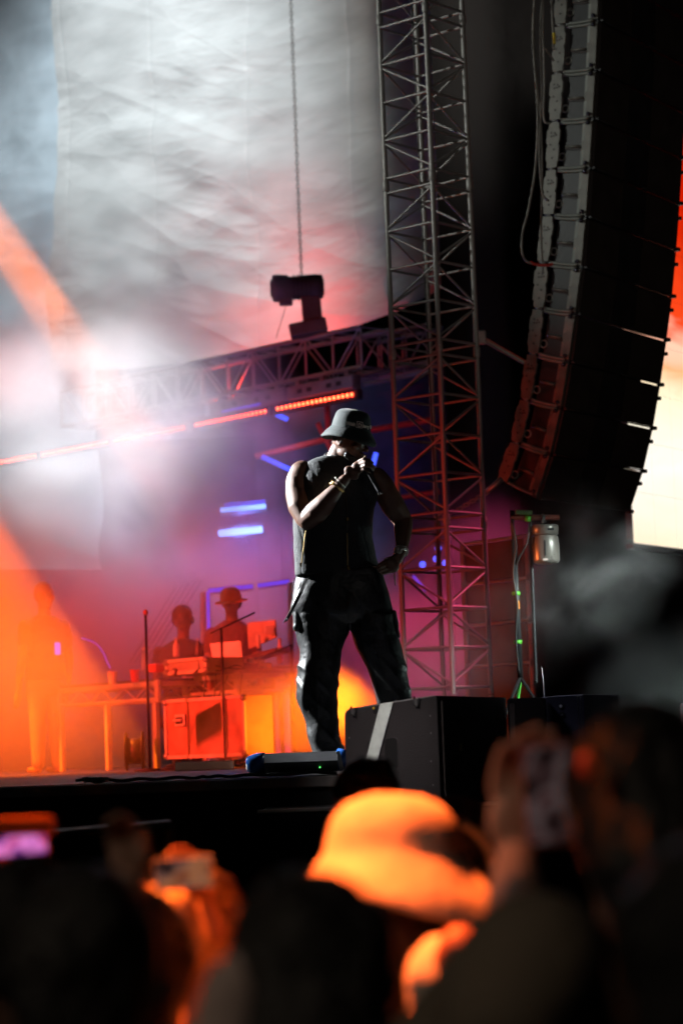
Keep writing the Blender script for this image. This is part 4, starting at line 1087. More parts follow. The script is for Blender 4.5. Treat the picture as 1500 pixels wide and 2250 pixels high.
for k, (a_, b_, lb) in enumerate((((575, 1003), (655, 1040), 'blue light strip slanting behind the singer shoulder'), ((606, 910), (632, 922), 'short blue light strip under the LED bars'), ((826, 995), (819, 1022), 'tiny blue light strip right of the singer face'), ((486, 905), (600, 882), 'faint blue light strip along the back truss'), ((907, 1265), (935, 1298), 'faint blue light strip behind the tower foot'))):
    A_, B_ = at(*a_, 27.0), at(*b_, 27.0)
    tag(MB().bbox((A_ + B_) / 2, ((B_ - A_).length, .03, .05 if k < 3 else .025), frame(B_ - A_), .006).build('blue_light_strip', BLU2 if k < 3 else VIO), lb, 'light strip')
for k, (px, py) in enumerate(((958, 1228), (928, 1240), (962, 1205), (978, 1237))):
    tag(MB().ell(at(px, py, 22.5), (.03, .02, .03)).build('blue_lamp', BLU2, None, True), ['blue lamp behind the right tower chord', 'blue lamp furthest left low behind the tower', 'blue lamp highest of the four behind the tower', 'blue lamp beside the near tower chord'][k], 'lamp', 'small blue lamps behind the tower')

# floodlight at the right edge
ff = empty('flood_lamp', at(1524, 1585, 13.5), 'pale glowing flood lamp at the right edge above the heads', 'stage lamp')
q = at(1524, 1585, 13.5)
MB().bbox(q + Vector((.05, .08, 0)), (.22, .12, .22), None, .02).build('lamp_housing', BLACKM, ff)
MB().ell(q, (.06, .03, .06)).build('lamp_lens', emis('pale_green_white_lamp', (.7, 1, .92), 4), ff, True)
pl_ = bpy.data.lights.new('flood_lamp_light', 'POINT'); pl_.energy = 22; pl_.color = (.75, 1, .93); pl_.shadow_soft_size = .06
plo = bpy.data.objects.new('flood_lamp_light', pl_); COL.objects.link(plo); plo.location = q - Vector((.0, .12, 0))
bar('lamp_leg', q + Vector((.05, .1, -.1)), (q.x + .05, q.y + .1, STAGE_Z), .02, BLACKM, ff)
# ================================================================== THE SINGER
YP = 12.5; SPX = YP / F
def Q(px, py, dy=0.0): return at(px, py, YP + dy)
feet = Q(790, 1690); feet.z = STAGE_Z
singer = empty('person', feet, 'man in black vest and bucket hat singing into a microphone at the stage edge', 'person')

def head_frame(yaw, pitch):
    """yaw from facing the camera towards picture right; pitch down; columns side, forward, up"""
    y, p = R(yaw), R(pitch)
    fw = Vector((math.sin(y) * math.cos(p), -math.cos(y) * math.cos(p), -math.sin(p)))
    up = Vector((math.sin(y) * math.sin(p), -math.cos(y) * math.sin(p), math.cos(p)))
    return Matrix((fw.cross(up), fw, up)).transposed()

def add_head(w, c, M, k=1.0, face=True, jaw=1.0):
    def L(x, y, z): return c + M @ Vector((x * k, y * k, z * k))
    w.ell(L(0, -.006, .02), (.077 * k, .097 * k, .105 * k), M, 24, 16)
    w.ell(L(0, .018, -.045), (.06 * k * jaw, .07 * k, .062 * k), M, 20, 12)
    w.ell(L(0, .062, -.092), (.030 * k * jaw, .026 * k, .024 * k), M)
    if face:
        w.limb([(L(0, .094, .018), .008 * k), (L(0, .108, -.008), .0095 * k), (L(0, .117, -.026), .0125 * k)], 10)
        for s in (-1, 1):
            w.ell(L(s * .012, .106, -.031), (.009 * k, .010 * k, .008 * k), M, 10, 6)
            w.ell(L(s * .03, .083, .031), (.026 * k, .014 * k, .008 * k), M, 12, 8)
            w.ell(L(s * .042, .07, -.02), (.022 * k, .02 * k, .02 * k), M, 12, 8)
            w.ell(L(s * .045, .01, -.065), (.018 * k, .04 * k, .022 * k), M, 12, 8)
        w.ell(L(0, .096, -.053), (.025 * k, .012 * k, .0065 * k), M, 12, 8)
        w.ell(L(0, .094, -.066), (.022 * k, .012 * k, .008 * k), M, 12, 8)
    for s in (-1, 1):
        # ear: rim, lobe and bowl
        rim = [(L(s * (.076 + .010 * math.sin(t)), -.004 - .018 * math.cos(t + 2.6), -.006 + .030 * math.sin(t + .4)), .0062 * k) for t in np.linspace(-.9, 3.6, 8)]
        w.limb(rim, 8); w.ell(L(s * .077, -.002, -.03), (.007 * k, .010 * k, .012 * k), M, 10, 6)
        w.ell(L(s * .075, -.006, -.004), (.006 * k, .016 * k, .026 * k), M, 10, 6)

HM = head_frame(58, 18); HC = Q(767, 968, -.02)
w = MB()
add_head(w, HC, HM)
# neck and trapezius
w.limb([(Q(738, 1022, .03), .068), (Q(750, 990, .01), .060)], 20)
w.ell(Q(735, 1038, .05), (.13, .075, .05), None, 24, 12)
# trunk under the vest
w.loft([(Q(x0 / 2 + x1 / 2, y), Vector(((x1 - x0) / 2 * SPX, 0, 0)), Vector((0, d * SPX, 0))) for y, x0, x1, d in
        ((1020, 694, 786, 20), (1045, 676, 814, 26), (1080, 668, 818, 30), (1130, 664, 803, 30), (1180, 664, 800, 28), (1230, 666, 806, 28), (1275, 666, 820, 30), (1310, 675, 826, 28))], 32, 2)
# his right arm (picture left): shoulder, biceps, elbow, forearm to the microphone
w.limb([(Q(664, 1040, -.0), 29 * SPX), (Q(658, 1060, -.01), 31.5 * SPX), (Q(655, 1084, -.03), 28.5 * SPX), (Q(659, 1112, -.07), 27.5 * SPX), (Q(670, 1138, -.10), 22.5 * SPX), (Q(675, 1144, -.11), 21 * SPX)], 18)
w.limb([(Q(675, 1142, -.11), 22 * SPX), (Q(693, 1127, -.14), 26 * SPX), (Q(712, 1108, -.17), 23.5 * SPX), (Q(730, 1086, -.19), 18 * SPX), (Q(744, 1069, -.205), 13.5 * SPX), (Q(756, 1055, -.21), 12.5 * SPX)], 18)
# his left arm (picture right), hand on hip
w.limb([(Q(826, 1052, .03), 26 * SPX), (Q(840, 1066, .03), 25 * SPX), (Q(850, 1088, .045), 26 * SPX), (Q(864, 1112, .07), 26.5 * SPX), (Q(880, 1136, .10), 23 * SPX), (Q(886, 1146, .10), 20.5 * SPX)], 18)
w.limb([(Q(886, 1146, .10), 20.5 * SPX), (Q(885, 1164, .07), 20.5 * SPX), (Q(884, 1184, .03), 17 * SPX), (Q(882, 1204, 0.0), 13 * SPX), (Q(880, 1216, -.02), 12 * SPX)], 18)
# hands
def finger(w, pts, r=.0088):
    n = len(pts); w.limb([(p, r * (1.0 - .22 * i / (n - 1))) for i, p in enumerate(pts)], 10)
w.ell(Q(772, 1039, -.215), (.046, .020, .030), Matrix.Rotation(R(42), 3, 'Y'), 16, 10)
w.ell(Q(786, 1027, -.22), (.034, .022, .034), Matrix.Rotation(R(42), 3, 'Y'), 16, 10)
finger(w, [Q(787, 1014, -.225), Q(799, 1008, -.25), Q(811, 1011, -.24), Q(819, 1017, -.21)], .0092)
finger(w, [Q(790, 1020, -.235), Q(803, 1015, -.262), Q(815, 1019, -.25), Q(822, 1026, -.215)], .0094)
finger(w, [Q(790, 1028, -.235), Q(803, 1023, -.264), Q(815, 1027, -.25), Q(820, 1034, -.215)], .009)
finger(w, [Q(788, 1036, -.23), Q(799, 1032, -.255), Q(809, 1036, -.245), Q(815, 1042, -.215)], .008)
finger(w, [Q(777, 1032, -.20), Q(788, 1018, -.185), Q(798, 1008, -.18), Q(804, 1002, -.185)], .0095)
w.ell(Q(871, 1229, -.035), (.030, .024, .046), Matrix.Rotation(R(38), 3, 'Y'), 16, 10)
w.ell(Q(859, 1242, -.05), (.046, .026, .040), Matrix.Rotation(R(30), 3, 'Y'), 16, 10)
finger(w, [Q(852, 1232, -.06), Q(841, 1236, -.09), Q(831, 1242, -.11)], .0105)
finger(w, [Q(850, 1240, -.065), Q(840, 1244, -.095), Q(830, 1249, -.115)], .011)
finger(w, [Q(852, 1248, -.065), Q(842, 1252, -.092), Q(833, 1256, -.11)], .0105)
finger(w, [Q(857, 1255, -.055), Q(848, 1259, -.082), Q(840, 1261, -.10)], .0095)
finger(w, [Q(866, 1225, -.05), Q(855, 1226, -.04), Q(845, 1230, -.03)], .0105)
w.remesh('body', SKIN, 0.0052, singer, smooth=2)
# eyes
for s in (-1, 1):
    MB().ell(HC + HM @ Vector((s * .031, .0835, .012)), (.012, .010, .009), HM, 12, 8).build('eye', mat('eye_white', (.5, .47, .45), .2), singer, True)
# short beard shadow along the jaw
w = MB()
for t in np.linspace(-1.25, 1.25, 15):
    w.ell(HC + HM @ Vector((.057 * math.sin(t), .018 + .056 * math.cos(t), -.062 - .03 * math.cos(t))), (.012, .012, .020), HM, 8, 6)
w.ell(HC + HM @ Vector((0, .086, -.084)), (.02, .012, .014), HM, 10, 6)
w.remesh('beard', HAIR, .006, singer, smooth=2)
MB().ell(HC + HM @ Vector((0, -.018, .035)), (.080, .088, .085), HM, 20, 14).build('short_hair', HAIR, singer, True)
MB().ell(HC + HM @ Vector((.079, .004, -.012)), (.008, .008, .009), HM, 10, 6).build('earpiece', BLACKP, singer, True)

# vest
rv = ((1003, 706, 770, 27), (1008, 690, 790, 33), (1016, 674, 812, 38), (1030, 664, 826, 44), (1050, 658, 832, 49), (1080, 655, 834, 53), (1110, 647, 826, 54), (1140, 643, 820, 52), (1180, 643, 819, 50), (1222, 646, 825, 50), (1256, 648, 836, 51), (1263, 648, 838, 49))
w = MB().loft([(Q((x0 + x1) / 2, y, .01 if y > 1040 else .02), Vector(((x1 - x0) / 2 * SPX, .03 * (x1 - x0) / 186, 0)), Vector((0, d * SPX, 0))) for y, x0, x1, d in rv], 96, 8, 2.25)
def vest_disp(p, n):
    a = noise.fractal(Vector((p.x * 4, p.y * 4, p.z * 9)), 1, 2, 2) * .0035
    a += (1 - abs(noise.noise(Vector((p.x * 4 + p.z * 4, p.y * 3, p.z * 7)))) * 2) * .0025
    # quilting lines
    u = (p.x * 1.0 + p.z * .25) / .052; a -= .0022 * math.exp(-((u - round(u)) / .10) ** 2)
    return a
vest = w.remesh('vest', VEST, .007, singer, smooth=1, disp=vest_disp)
def vfront(px, py, off=.004):
    """point of the vest's front seen at a pixel"""
    o = Vector((0, 0, CAM_Z)) - wloc(vest); d = ray(px, py).normalized()
    ok, p, n, _ = vest.ray_cast(o, d)
    return (p + wloc(vest) + n * off) if ok else Q(px, py, -.12)
BRASS = mat('brass_zip', (.6, .42, .18), .35, .9)
zp = [vfront(760 + (y - 1090) * .022, y) for y in range(1090, 1252, 9)]
fz_ = MB().tube(zp, .0028, 6).build('front_zip', mat('dark_zip_tape', (.05, .04, .03), .5), singer, True)
MB().tube(zp[9:], .0032, 6).build('zip_teeth', BRASS, fz_, True)
for y in (1141, 1247):
    MB().bbox(vfront(761 + (y - 1090) * .02, y, .008), (.011, .005, .02), None, .002).build('zip_pull', GOLD, singer)
sz = [vfront(672 - (y - 1165) * .115, y) for y in range(1165, 1240, 6)]
MB().tube(sz, .0032, 6).build('side_zip', BRASS, singer, True)
MB().bbox(vfront(663, 1241, .008), (.010, .006, .02), None, .002).build('zip_pull', GOLD, singer)
# collar edge and armhole piping
cpts = [Q(713 + 31 + 31 * math.cos(t), 1001 + 6 * math.sin(t) * 1.0 + 0 * t, .02 - .07 * math.sin(t)) for t in np.linspace(0, 2 * math.pi, 25)]
MB().tube(cpts, .007, 8, False).build('collar', VEST, singer, True)

# trousers
hip = ((1252, 652, 834, 44), (1275, 648, 842, 50), (1300, 644, 850, 53), (1330, 641, 859, 53), (1352, 646, 862, 48), (1370, 668, 848, 30))
legL = ((1350, 648, 768, 48), (1381, 650, 768, 46), (1410, 655, 757, 44), (1439, 659, 747, 43), (1478, 654, 743, 42), (1520, 650, 740, 41), (1548, 657, 741, 40), (1587, 674, 743, 37), (1626, 679, 746, 35), (1650, 688, 750, 33), (1664, 692, 752, 32))
legR = ((1350, 768, 866, 47), (1381, 771, 869, 46), (1422, 785, 879, 44), (1464, 804, 890, 42), (1509, 819, 899, 40), (1545, 829, 907, 38), (1590, 842, 914, 36), (1630, 850, 916, 34), (1664, 856, 916, 32))
def rings(T, dy=0.0, lean=0.0):
    return [(Q((a + b) / 2, y, dy + lean * (y - 1350) / 300), Vector(((b - a) / 2 * SPX, 0, 0)), Vector((0, d * SPX, 0))) for y, a, b, d in T]
w = MB(); w.loft(rings(hip), 48, 3, 2.2); w.loft(rings(legL, 0, -.02), 40, 3, 2.2); w.loft(rings(legR, 0, .06), 40, 3, 2.2)
def pants_disp(p, n):
    h = (p.z - STAGE_Z)
    knee = math.exp(-((h - .48) / .16) ** 2); ank = math.exp(-((h - .10) / .13) ** 2); hipz = math.exp(-((h - .9) / .14) ** 2)
    a = noise.fractal(Vector((p.x * 3.5, p.y * 3.5, p.z * 5)), 1, 2, 3) * .008
    rdg = max(0, 1 - abs(noise.noise(Vector((p.x * 3 + 3, p.y * 3, p.z * 8 + p.x * 9)))) * 3.2)
    a += rdg * (.001 + .007 * knee + .010 * ank + .003 * hipz)
    rd2 = max(0, 1 - abs(noise.noise(Vector((p.x * 9 + 30, p.y * 9, p.z * 2.4)))) * 3.5)
    return a + rd2 * .005
w.remesh('trousers', PANTS, .0085, singer, smooth=2, disp=pants_disp)
# cargo pocket, side stripe, belt strap and drawstring
MB().bbox(Q(655, 1352, -.01), (.05, .13, .17), Matrix.Rotation(R(4), 3, 'Y'), .02).remesh('cargo_pocket', PANTS, .008, singer, smooth=3, disp=lambda p, n: .006 * noise.noise(p * 18))
MB().bbox(Q(868, 1372, .02), (.03, .12, .15), Matrix.Rotation(R(-8), 3, 'Y'), .012).remesh('cargo_pocket', PANTS, .008, singer, smooth=3, disp=lambda p, n: .006 * noise.noise(p * 18))
s1 = [Q(672, 1272, -.16), Q(660, 1302, -.19), Q(645, 1334, -.19), Q(627, 1366, -.17)]
w = MB(); pw_ = Vector((.012, 0, .006)); v = []
for p in s1: v += [p - pw_, p + pw_]
w.add(v, [(2 * k, 2 * k + 2, 2 * k + 3, 2 * k + 1) for k in range(3)])
o = w.build('hanging_strap', BLACKC, singer); sd = o.modifiers.new('s', 'SOLIDIFY'); sd.thickness = .004
MB().ell(Q(631, 1360, -.185), (.004, .003, .004)).build('strap_rivet', mat('bright_steel'), o, True)
MB().tube(spline([Q(652, 1264, -.05), Q(645, 1278, -.06), Q(641, 1300, -.05), Q(642, 1318, -.04)], 5), .0025, 6).build('drawstring', RUBBER, singer, True)
MB().loft([(Q((a + b) / 2, y), Vector(((b - a) / 2 * SPX, 0, 0)), Vector((0, d * SPX, 0))) for y, a, b, d in ((1256, 655, 832, 46), (1266, 653, 835, 48), (1272, 652, 837, 49))], 40, 2, 2.2).build('waistband', mat('dark_red_lining', (.08, .015, .02), .7), singer, True)
MB().tube([Q(866, 1262, -.05), Q(867, 1274, -.05), Q(868, 1285, -.05)], .004, 6).build('hanging_tag', CREAM, singer, True)
# shoes
SHOE = mat('dark_sneaker', (.03, .03, .035), .45, bump=.2)
for cx, dy, dx in ((722, -.0, -.03), (888, .08, .06)):
    c = Q(cx, 1680, dy); c.z = STAGE_Z + .045
    t = Vector((dx, -.12, 0))
    w = MB(); w.limb([(c + Vector((0, .05, .01)), .043), (c + t * .45, .042), (c + t * 1.0 - Vector((0, 0, .006)), .036)], 16)
    w.limb([(c + Vector((0, .04, .03)), .045), (c + Vector((0, .03, .08)), .045)], 16)
    sh = w.remesh('shoe', SHOE, .008, singer, smooth=3)
    sole = MB()
    sole.loft([(Vector((c.x + t.x * k * .55, c.y + .06 - .2 * k, STAGE_Z + .012)), Vector((.04 + .012 * math.sin(math.pi * k), 0, 0)), Vector((0, 0, .011))) for k in np.linspace(0, 1, 5)], 16, 2, 3)
    sole.build('sole', mat('grey_sole', (.2, .2, .2), .6), sh, True)

# hat
HATM = head_frame(58, 14)
hat = empty('bucket_hat', HC + HATM @ Vector((0, -.002, .012)), 'dark green bucket hat with cream lettering on the singer head', 'hat')
hc = wloc(hat)
prof = [(.146, -.010), (.147, -.004), (.136, .012), (.120, .032), (.106, .047), (.101, .053), (.0995, .062), (.0975, .085), (.093, .112), (.085, .131), (.070, .143), (.045, .150), (.02, .152), (.0, .1525)]
n = 96; v = []; f = []
ins = [(r * .97 if r > .01 else 0, z - .003) for r, z in prof]
full = prof + ins[::-1]
for r, z in full:
    for k in range(n):
        a = 2 * math.pi * k / n
        wv = 1 + (.025 * math.sin(2 * a + .5) + .012 * math.sin(5 * a)) * max(0, (.06 - z) / .07)
        dz = .012 * math.cos(2 * a) * max(0, (.05 - z) / .06)
        fl2 = .002 * noise.noise(Vector((math.cos(a) * 3, math.sin(a) * 3, z * 20)))
        rr = r * wv + fl2
        v.append(hc + HATM @ Vector((rr * .97 * math.cos(a), rr * 1.03 * math.sin(a), z + dz)))
for i in range(len(full) - 1):
    for k in range(n):
        a = i * n + k; b = i * n + (k + 1) % n; f.append((a, b, b + n, a + n))
make('hat_shell', v, f, HATC, hat, True)
for z, r in ((.002, .1425), (.010, .1375), (.018, .1315), (.026, .1255), (.054, .1025)):
    MB().tube([hc + HATM @ Vector((r * .97 * (1 + (.025 * math.sin(2 * a + .5) + .012 * math.sin(5 * a)) * max(0, (.06 - z) / .07)) * math.cos(a),
                                   r * 1.03 * (1 + (.025 * math.sin(2 * a + .5) + .012 * math.sin(5 * a)) * max(0, (.06 - z) / .07)) * math.sin(a),
                                   z + .012 * math.cos(2 * a) * max(0, (.05 - z) / .06))) for a in np.linspace(0, 2 * math.pi, 61)], .0013, 5, False).build('stitch_line', HATC, hat, True)
for a_ in (R(150), R(163)):
    rr = .093; q = hc + HATM @ Vector((rr * math.cos(a_) * .98, rr * 1.03 * math.sin(a_), .108))
    MB().lathe([(.003, .0), (.006, .0015), (.007, 0)], q, frame((0, 0, 1), HATM @ Vector((math.cos(a_), math.sin(a_), .3))), 12, False).build('eyelet', mat('dark_eyelet', (.06, .09, .09), .3, .5), hat, True)

def text_mesh(txt, size, bold=.03):
    cu = bpy.data.curves.new('t', 'FONT'); cu.body = txt; cu.size = size; cu.offset = bold * size; cu.extrude = .0008; cu.space_character = .92
    o = bpy.data.objects.new('t', cu); COL.objects.link(o)
    dg = bpy.context.evaluated_depsgraph_get(); me = bpy.data.meshes.new_from_object(o.evaluated_get(dg))
    V = [Vector(q.co) for q in me.vertices]; Fc = [list(p.vertices) for p in me.polygons]
    bpy.data.objects.remove(o); bpy.data.curves.remove(cu); bpy.data.meshes.remove(me)
    return V, Fc
def wrap(V, x0, z0):
    out = []
    for q in V:
        ang = R(76) - (q.x + x0) / .100      # from the viewer's side towards the front
        z = z0 + q.y; r = float(np.interp(z, [.053, .062, .085, .112], [.1015, .1, .098, .0935])) + .0022 + q.z
        # side vector is local x; forward is local y
        out.append(hc + HATM @ Vector((-r * .985 * math.sin(ang) * SIDE, r * 1.035 * math.cos(ang), z)))
    return out
SIDE = 1 if (HATM @ Vector((-1, 0, 0))).y < 0 else -1
def word(txt, x0, z0, size, name='lettering'):
    V, Fc = text_mesh(txt, size); o = make(name, wrap(V, x0, z0), Fc, PRINT, hat)
    return max(q.x for q in V)
x = 0.0; Z0 = .0665
x += word('Walt', x, Z0, .0255) + .005
# boxed capital D
BW, BH = .034, .030
for (xa, ya, xb, yb) in ((0, -.006, BW, -.003), (0, BH - .006, BW, BH - .003), (0, -.006, .003, BH - .003), (BW - .003, -.006, BW, BH - .003)):
    V = []; N = 8
    for k in range(N + 1):
        xx = xa + (xb - xa) * k / N
        V += [Vector((xx, ya, 0)), Vector((xx, yb, 0))]
    make('badge_frame', wrap(V, x, Z0), [(2 * k, 2 * k + 2, 2 * k + 3, 2 * k + 1) for k in range(N)], PRINT, hat)
word('D', x + .008, Z0 - .0005, .027)
x += BW + .002
x += word('isney', x, Z0, .0255) + .008
word('World', x, Z0, .0255)

# jewellery and microphone
def ringpts(c, ax, r, n=24):
    ax = Vector(ax).normalized(); a = ax.orthogonal().normalized(); b = ax.cross(a)
    return [c + (a * math.cos(t) + b * math.sin(t)) * r for t in np.linspace(0, 2 * math.pi, n)]
ax = Q(756, 1055, -.21) - Q(730, 1086, -.19)
bang = []
for c, r, m_, tilt in ((Q(747, 1060, -.207), .036, SILVER, (.1, .1, 0)), (Q(741, 1068, -.205), .042, GOLD, (.3, 0, .1)), (Q(740, 1072, -.205), .044, GOLD, (-.2, .3, .0))):
    w = MB().tube(ringpts(c, ax.normalized() + Vector(tilt), r), .0035 if m_ is SILVER else .0045, 8, False)
    bang.append(tag(w.build('bracelet', m_, None, True), ['thin silver bangle nearest the hand holding the microphone', 'gold chain bracelet in the middle of the forearm bracelets', 'gold chain bracelet nearest the elbow'][len(bang)], 'bracelet', 'bracelets on the singer forearm'))
wt = empty('wrist_watch', Q(881, 1211, -.012), 'jewelled wrist watch on the arm resting on the hip', 'watch')
axw = Q(880, 1216, -.02) - Q(884, 1184, .03)
w = MB(); c = Q(881, 1211, -.012)
for dz in (-.008, 0, .008):
    w.tube(ringpts(c + axw.normalized() * dz, axw, .034), .0052, 8, False)
w.build('band', SILVER, wt, True)
MB().tube([c + Vector((-.01, -.034, 0)), c + Vector((-.012, -.042, 0))], .017, 16).build('dial', SILVER, wt, True)
mic = empty('microphone', Q(806, 1026, -.20), 'black hand microphone held up to the singer mouth', 'microphone')
ma, mb_ = Q(801, 1020, -.20), Q(834, 1082, -.24)
MB().tube([ma.lerp(mb_, t) for t in (.02, .12, .2, .95, 1.0)], [.019, .0215, .0135, .0105, .0115], 16).build('handle', BLACKP, mic, True)
MB().ell(ma, (.024, .024, .026), None, 16, 10).build('head_grille', mat('dark_mic_grille', (.05, .05, .05), .4, .7, bump=.8, bscale=500), mic, True)
MB().tube([ma.lerp(mb_, .99), ma.lerp(mb_, 1.06)], .0108, 12).build('end_cap', mat('bright_steel'), mic, True)

# ================================================================== OTHER PEOPLE
def arm_pts(*p): return p
def figure(name_loc, label, Y, head_px, hw_px, *, face_yaw=180, pitch=0, floor=0.0, shirt=BLACKC, skin=SKINP, trousers=DARKC, hair=HAIR, hairlen=0.0, sh_w=.22, arms=None, bald=False, vox=.012, lean=(0, 0), k=None):
    """standing person; head_px = pixel of the head centre, hw_px = half head width in pixels; faces away by default"""
    c = at(*head_px, Y); s = Y / F
    k = k or hw_px * s / .080
    root = empty('person', (c.x - lean[0], c.y - lean[1], floor), label, 'person')
    M = head_frame(face_yaw, pitch)
    w = MB(); add_head(w, c, M, k, face=not bald or True)
    top = c.z + .12 * k; H = top - floor
    sz = c.z - .235 * k     # shoulder line
    base = Vector((c.x - lean[0] * .4, c.y - lean[1] * .4, 0))
    w.limb([(c + Vector((0, .012, -.07 * k)), .056 * k), (Vector((base.x, base.y, sz + .02)), .058 * k)], 16)
    hipz = floor + .5 * H; X = base.x; Yb = base.y
    ca, sa = math.cos(R(face_yaw)), math.sin(R(face_yaw))
    rt = Vector((abs(ca) * 1.0 + .15, sa * .8, 0)).normalized()
    fwv = Vector((-rt.y, rt.x, 0))
    def T(z, hw, hd): return (Vector((X, Yb, z)), rt * hw, fwv * hd)
    shirt_w = MB()
    shirt_w.loft([T(sz + .06 * k, .07 * k, .065), T(sz + .035 * k, sh_w * .5, .08), T(sz + .005 * k, sh_w * .74, .095), T(sz - .045 * k, sh_w * .9, .11), T(sz - .12, sh_w * .88, .13), T(sz - .3, sh_w * .8, .12), T(hipz + .06, sh_w * .82, .13), T(hipz - .03, sh_w * .85, .135)], 40, 4, 2.2)
    # default arms hang down
    for sgn in (-1, 1):
        S0 = Vector((X, Yb, sz - .055)) + rt * sgn * (sh_w - .03)
        if arms and sgn in arms:
            E, Wp = arms[sgn]
        else:
            E = S0 + rt * sgn * .05 + Vector((0, .01, -.29 * k)); Wp = E + Vector((0, -.03, -.26 * k)) + fwv * .06
        shirt_w.limb([(S0, .066 * k), (S0.lerp(E, .5), .058 * k)], 14)
        w.limb([(S0, .052 * k), (S0.lerp(E, .5), .047 * k), (E, .040 * k), (E.lerp(Wp, .4), .038 * k), (Wp, .027 * k)], 14)
        if not (arms and sgn in arms):
            d = (Wp - E).normalized(); w.ell(Wp + d * .05, (.04, .022, .05), None, 12, 8)
            for q in range(4): finger(w, [Wp + d * .08 + rt * (.012 * (q - 1.5) * 1.6), Wp + d * .13 + rt * (.02 * (q - 1.5)) + fwv * .01, Wp + d * .155 + rt * (.02 * (q - 1.5)) + fwv * .03], .009)
            finger(w, [Wp + d * .02 + fwv * .02, Wp + d * .07 + fwv * .05], .010)
    for sgn in (-1, 1):
        S = Vector((X, Yb, 0)) + rt * sgn * .10
        w.limb([(Vector((S.x, S.y, hipz - .05)), .08), (Vector((S.x, S.y, floor + .27 * H)), .056), (Vector((S.x, S.y + .02, floor + .09)), .036)], 12)
        w.limb([(Vector((S.x, S.y + .02, floor + .04)), .036), (Vector((S.x, S.y, floor + .035)) + fwv * .15, .03)], 12)
    body = w.remesh('body', skin, vox, root, smooth=2)
    shirt_w.remesh('shirt', shirt, vox, root, smooth=4, disp=lambda p, n: .012 * noise.fractal(Vector((p.x * 6, p.y * 6, p.z * 9)), 1, 2, 3))
    tw = MB()
    tw.loft([T(hipz + .05, sh_w * .78, .12), T(hipz - .08, sh_w * .84, .125), T(hipz - .16, sh_w * .8, .11)], 28, 3)
    for sgn in (-1, 1):
        S = Vector((X, Yb, 0)) + rt * sgn * .10
        tw.limb([(Vector((S.x, S.y, hipz - .08)), .10), (Vector((S.x, S.y, floor + .27 * H)), .075), (Vector((S.x, S.y + .02, floor + .1)), .062)], 14)
    tw.remesh('trousers', trousers, vox * 1.2, root, smooth=3)
    if not bald:
        hwb = MB(); B = lambda x, y, z: c + M @ Vector((x * k, y * k, z * k))
        hwb.ell(B(0, -.018, .038), (.088 * k, .103 * k, .098 * k), M, 20, 14)
        hwb.ell(B(0, -.05, -.01), (.078 * k, .065 * k, .085 * k), M, 20, 12)
        if hairlen:
            hwb.limb([(B(0, -.06, -.02), .08 * k), (B(0, -.075, -.02 - hairlen * .6), .075 * k), (B(0, -.07, -.02 - hairlen), .05 * k)], 16)
        hwb.remesh('hair', hair, .009, root, smooth=2, disp=lambda p, n: .010 * noise.fractal(Vector((p.x * 25, p.y * 25, p.z * 14)), 1, 2, 3))
    return root, c, M, k, Vector((X, Yb, sz)), rt, fwv

def hand_up(root, skin, wp, palm_dir, thumb_dir, curl_dir, k=1.0, name='raised_hand'):
    """open hand rising from wrist wp"""
    w = MB(); pd = Vector(palm_dir).normalized(); td = Vector(thumb_dir).normalized(); cd = Vector(curl_dir).normalized()
    M = Matrix((td, cd, pd)).transposed()
    w.limb([(wp - pd * .05, .028 * k), (wp, .027 * k)], 12)
    w.ell(wp + pd * .048 * k, (.041 * k, .018 * k, .05 * k), M, 14, 10)
    for q, ln in enumerate((.95, 1.05, .98, .78)):
        b = wp + pd * .085 * k + td * (.030 - .02 * q) * k
        w.limb([(b, .0095 * k), (b + pd * .033 * ln * k + cd * .005, .009 * k), (b + pd * .058 * ln * k + cd * .018, .0082 * k), (b + pd * .072 * ln * k + cd * .034, .0072 * k)], 10)
    w.limb([(wp + pd * .02 + td * .03 * k, .013 * k), (wp + pd * .05 + td * .052 * k + cd * .01, .0105 * k), (wp + pd * .078 + td * .056 * k + cd * .024, .009 * k)], 10)
    return w.remesh(name, skin, .006, root, smooth=1)

def phone(name_label, c, size, M, screen_mat, case_mat):
    r = empty('phone', c, name_label, 'phone')
    MB().bbox(c, (size[0], .010, size[1]), M, .004).build('phone_case', case_mat, r)
    MB().box(c + M @ Vector((0, -.0062, 0)), (size[0] * .92, .0012, size[1] * .92), M).build('phone_screen', screen_mat, r)
    return r

# --- band members on stage
fg = figure(None, 'bald man in dark jacket and shorts standing in the orange beam at far left', 22.0, (97, 1308), 20, face_yaw=50, floor=STAGE_Z, shirt=mat('dark_jacket', (.03, .03, .04), .7), skin=SKINP, trousers=mat('pale_shorts', (.4, .33, .25), .8), bald=True, sh_w=.23)
r_, c, M, k, sh, rt, fwv = fg
tag(MB().bbox(at(127, 1425, 21.7), (.05, .03, .11), None, .01).build('blue_light_badge', emis('violet_badge_light', (.25, .07, 1), 1.4)), 'small violet glowing box beside the left man', 'lamp')
fg = figure(None, 'dark dressed man with headphones bending over the tables behind the cups', 22.4, (402, 1362), 19, face_yaw=-20, pitch=30, floor=STAGE_Z, shirt=BLACKC, skin=SKIN, sh_w=.26, k=1.0)
hpn = empty('headphones', fg[1] + Vector((0, 0, .1)), 'dark headphones on the head of the bent man behind the cups', 'headphones')
MB().tube([fg[1] + fg[2] @ Vector((.095 * math.cos(t), 0, .01 + .125 * math.sin(t))) for t in np.linspace(0, math.pi, 13)], .011, 8).build('headband', BLACKP, hpn, True)
for s_ in (-1, 1): MB().ell(fg[1] + fg[2] @ Vector((s_ * .092, 0, -.005)), (.018, .035, .042), fg[2], 12, 8).build('ear_cup', BLACKP, hpn, True)
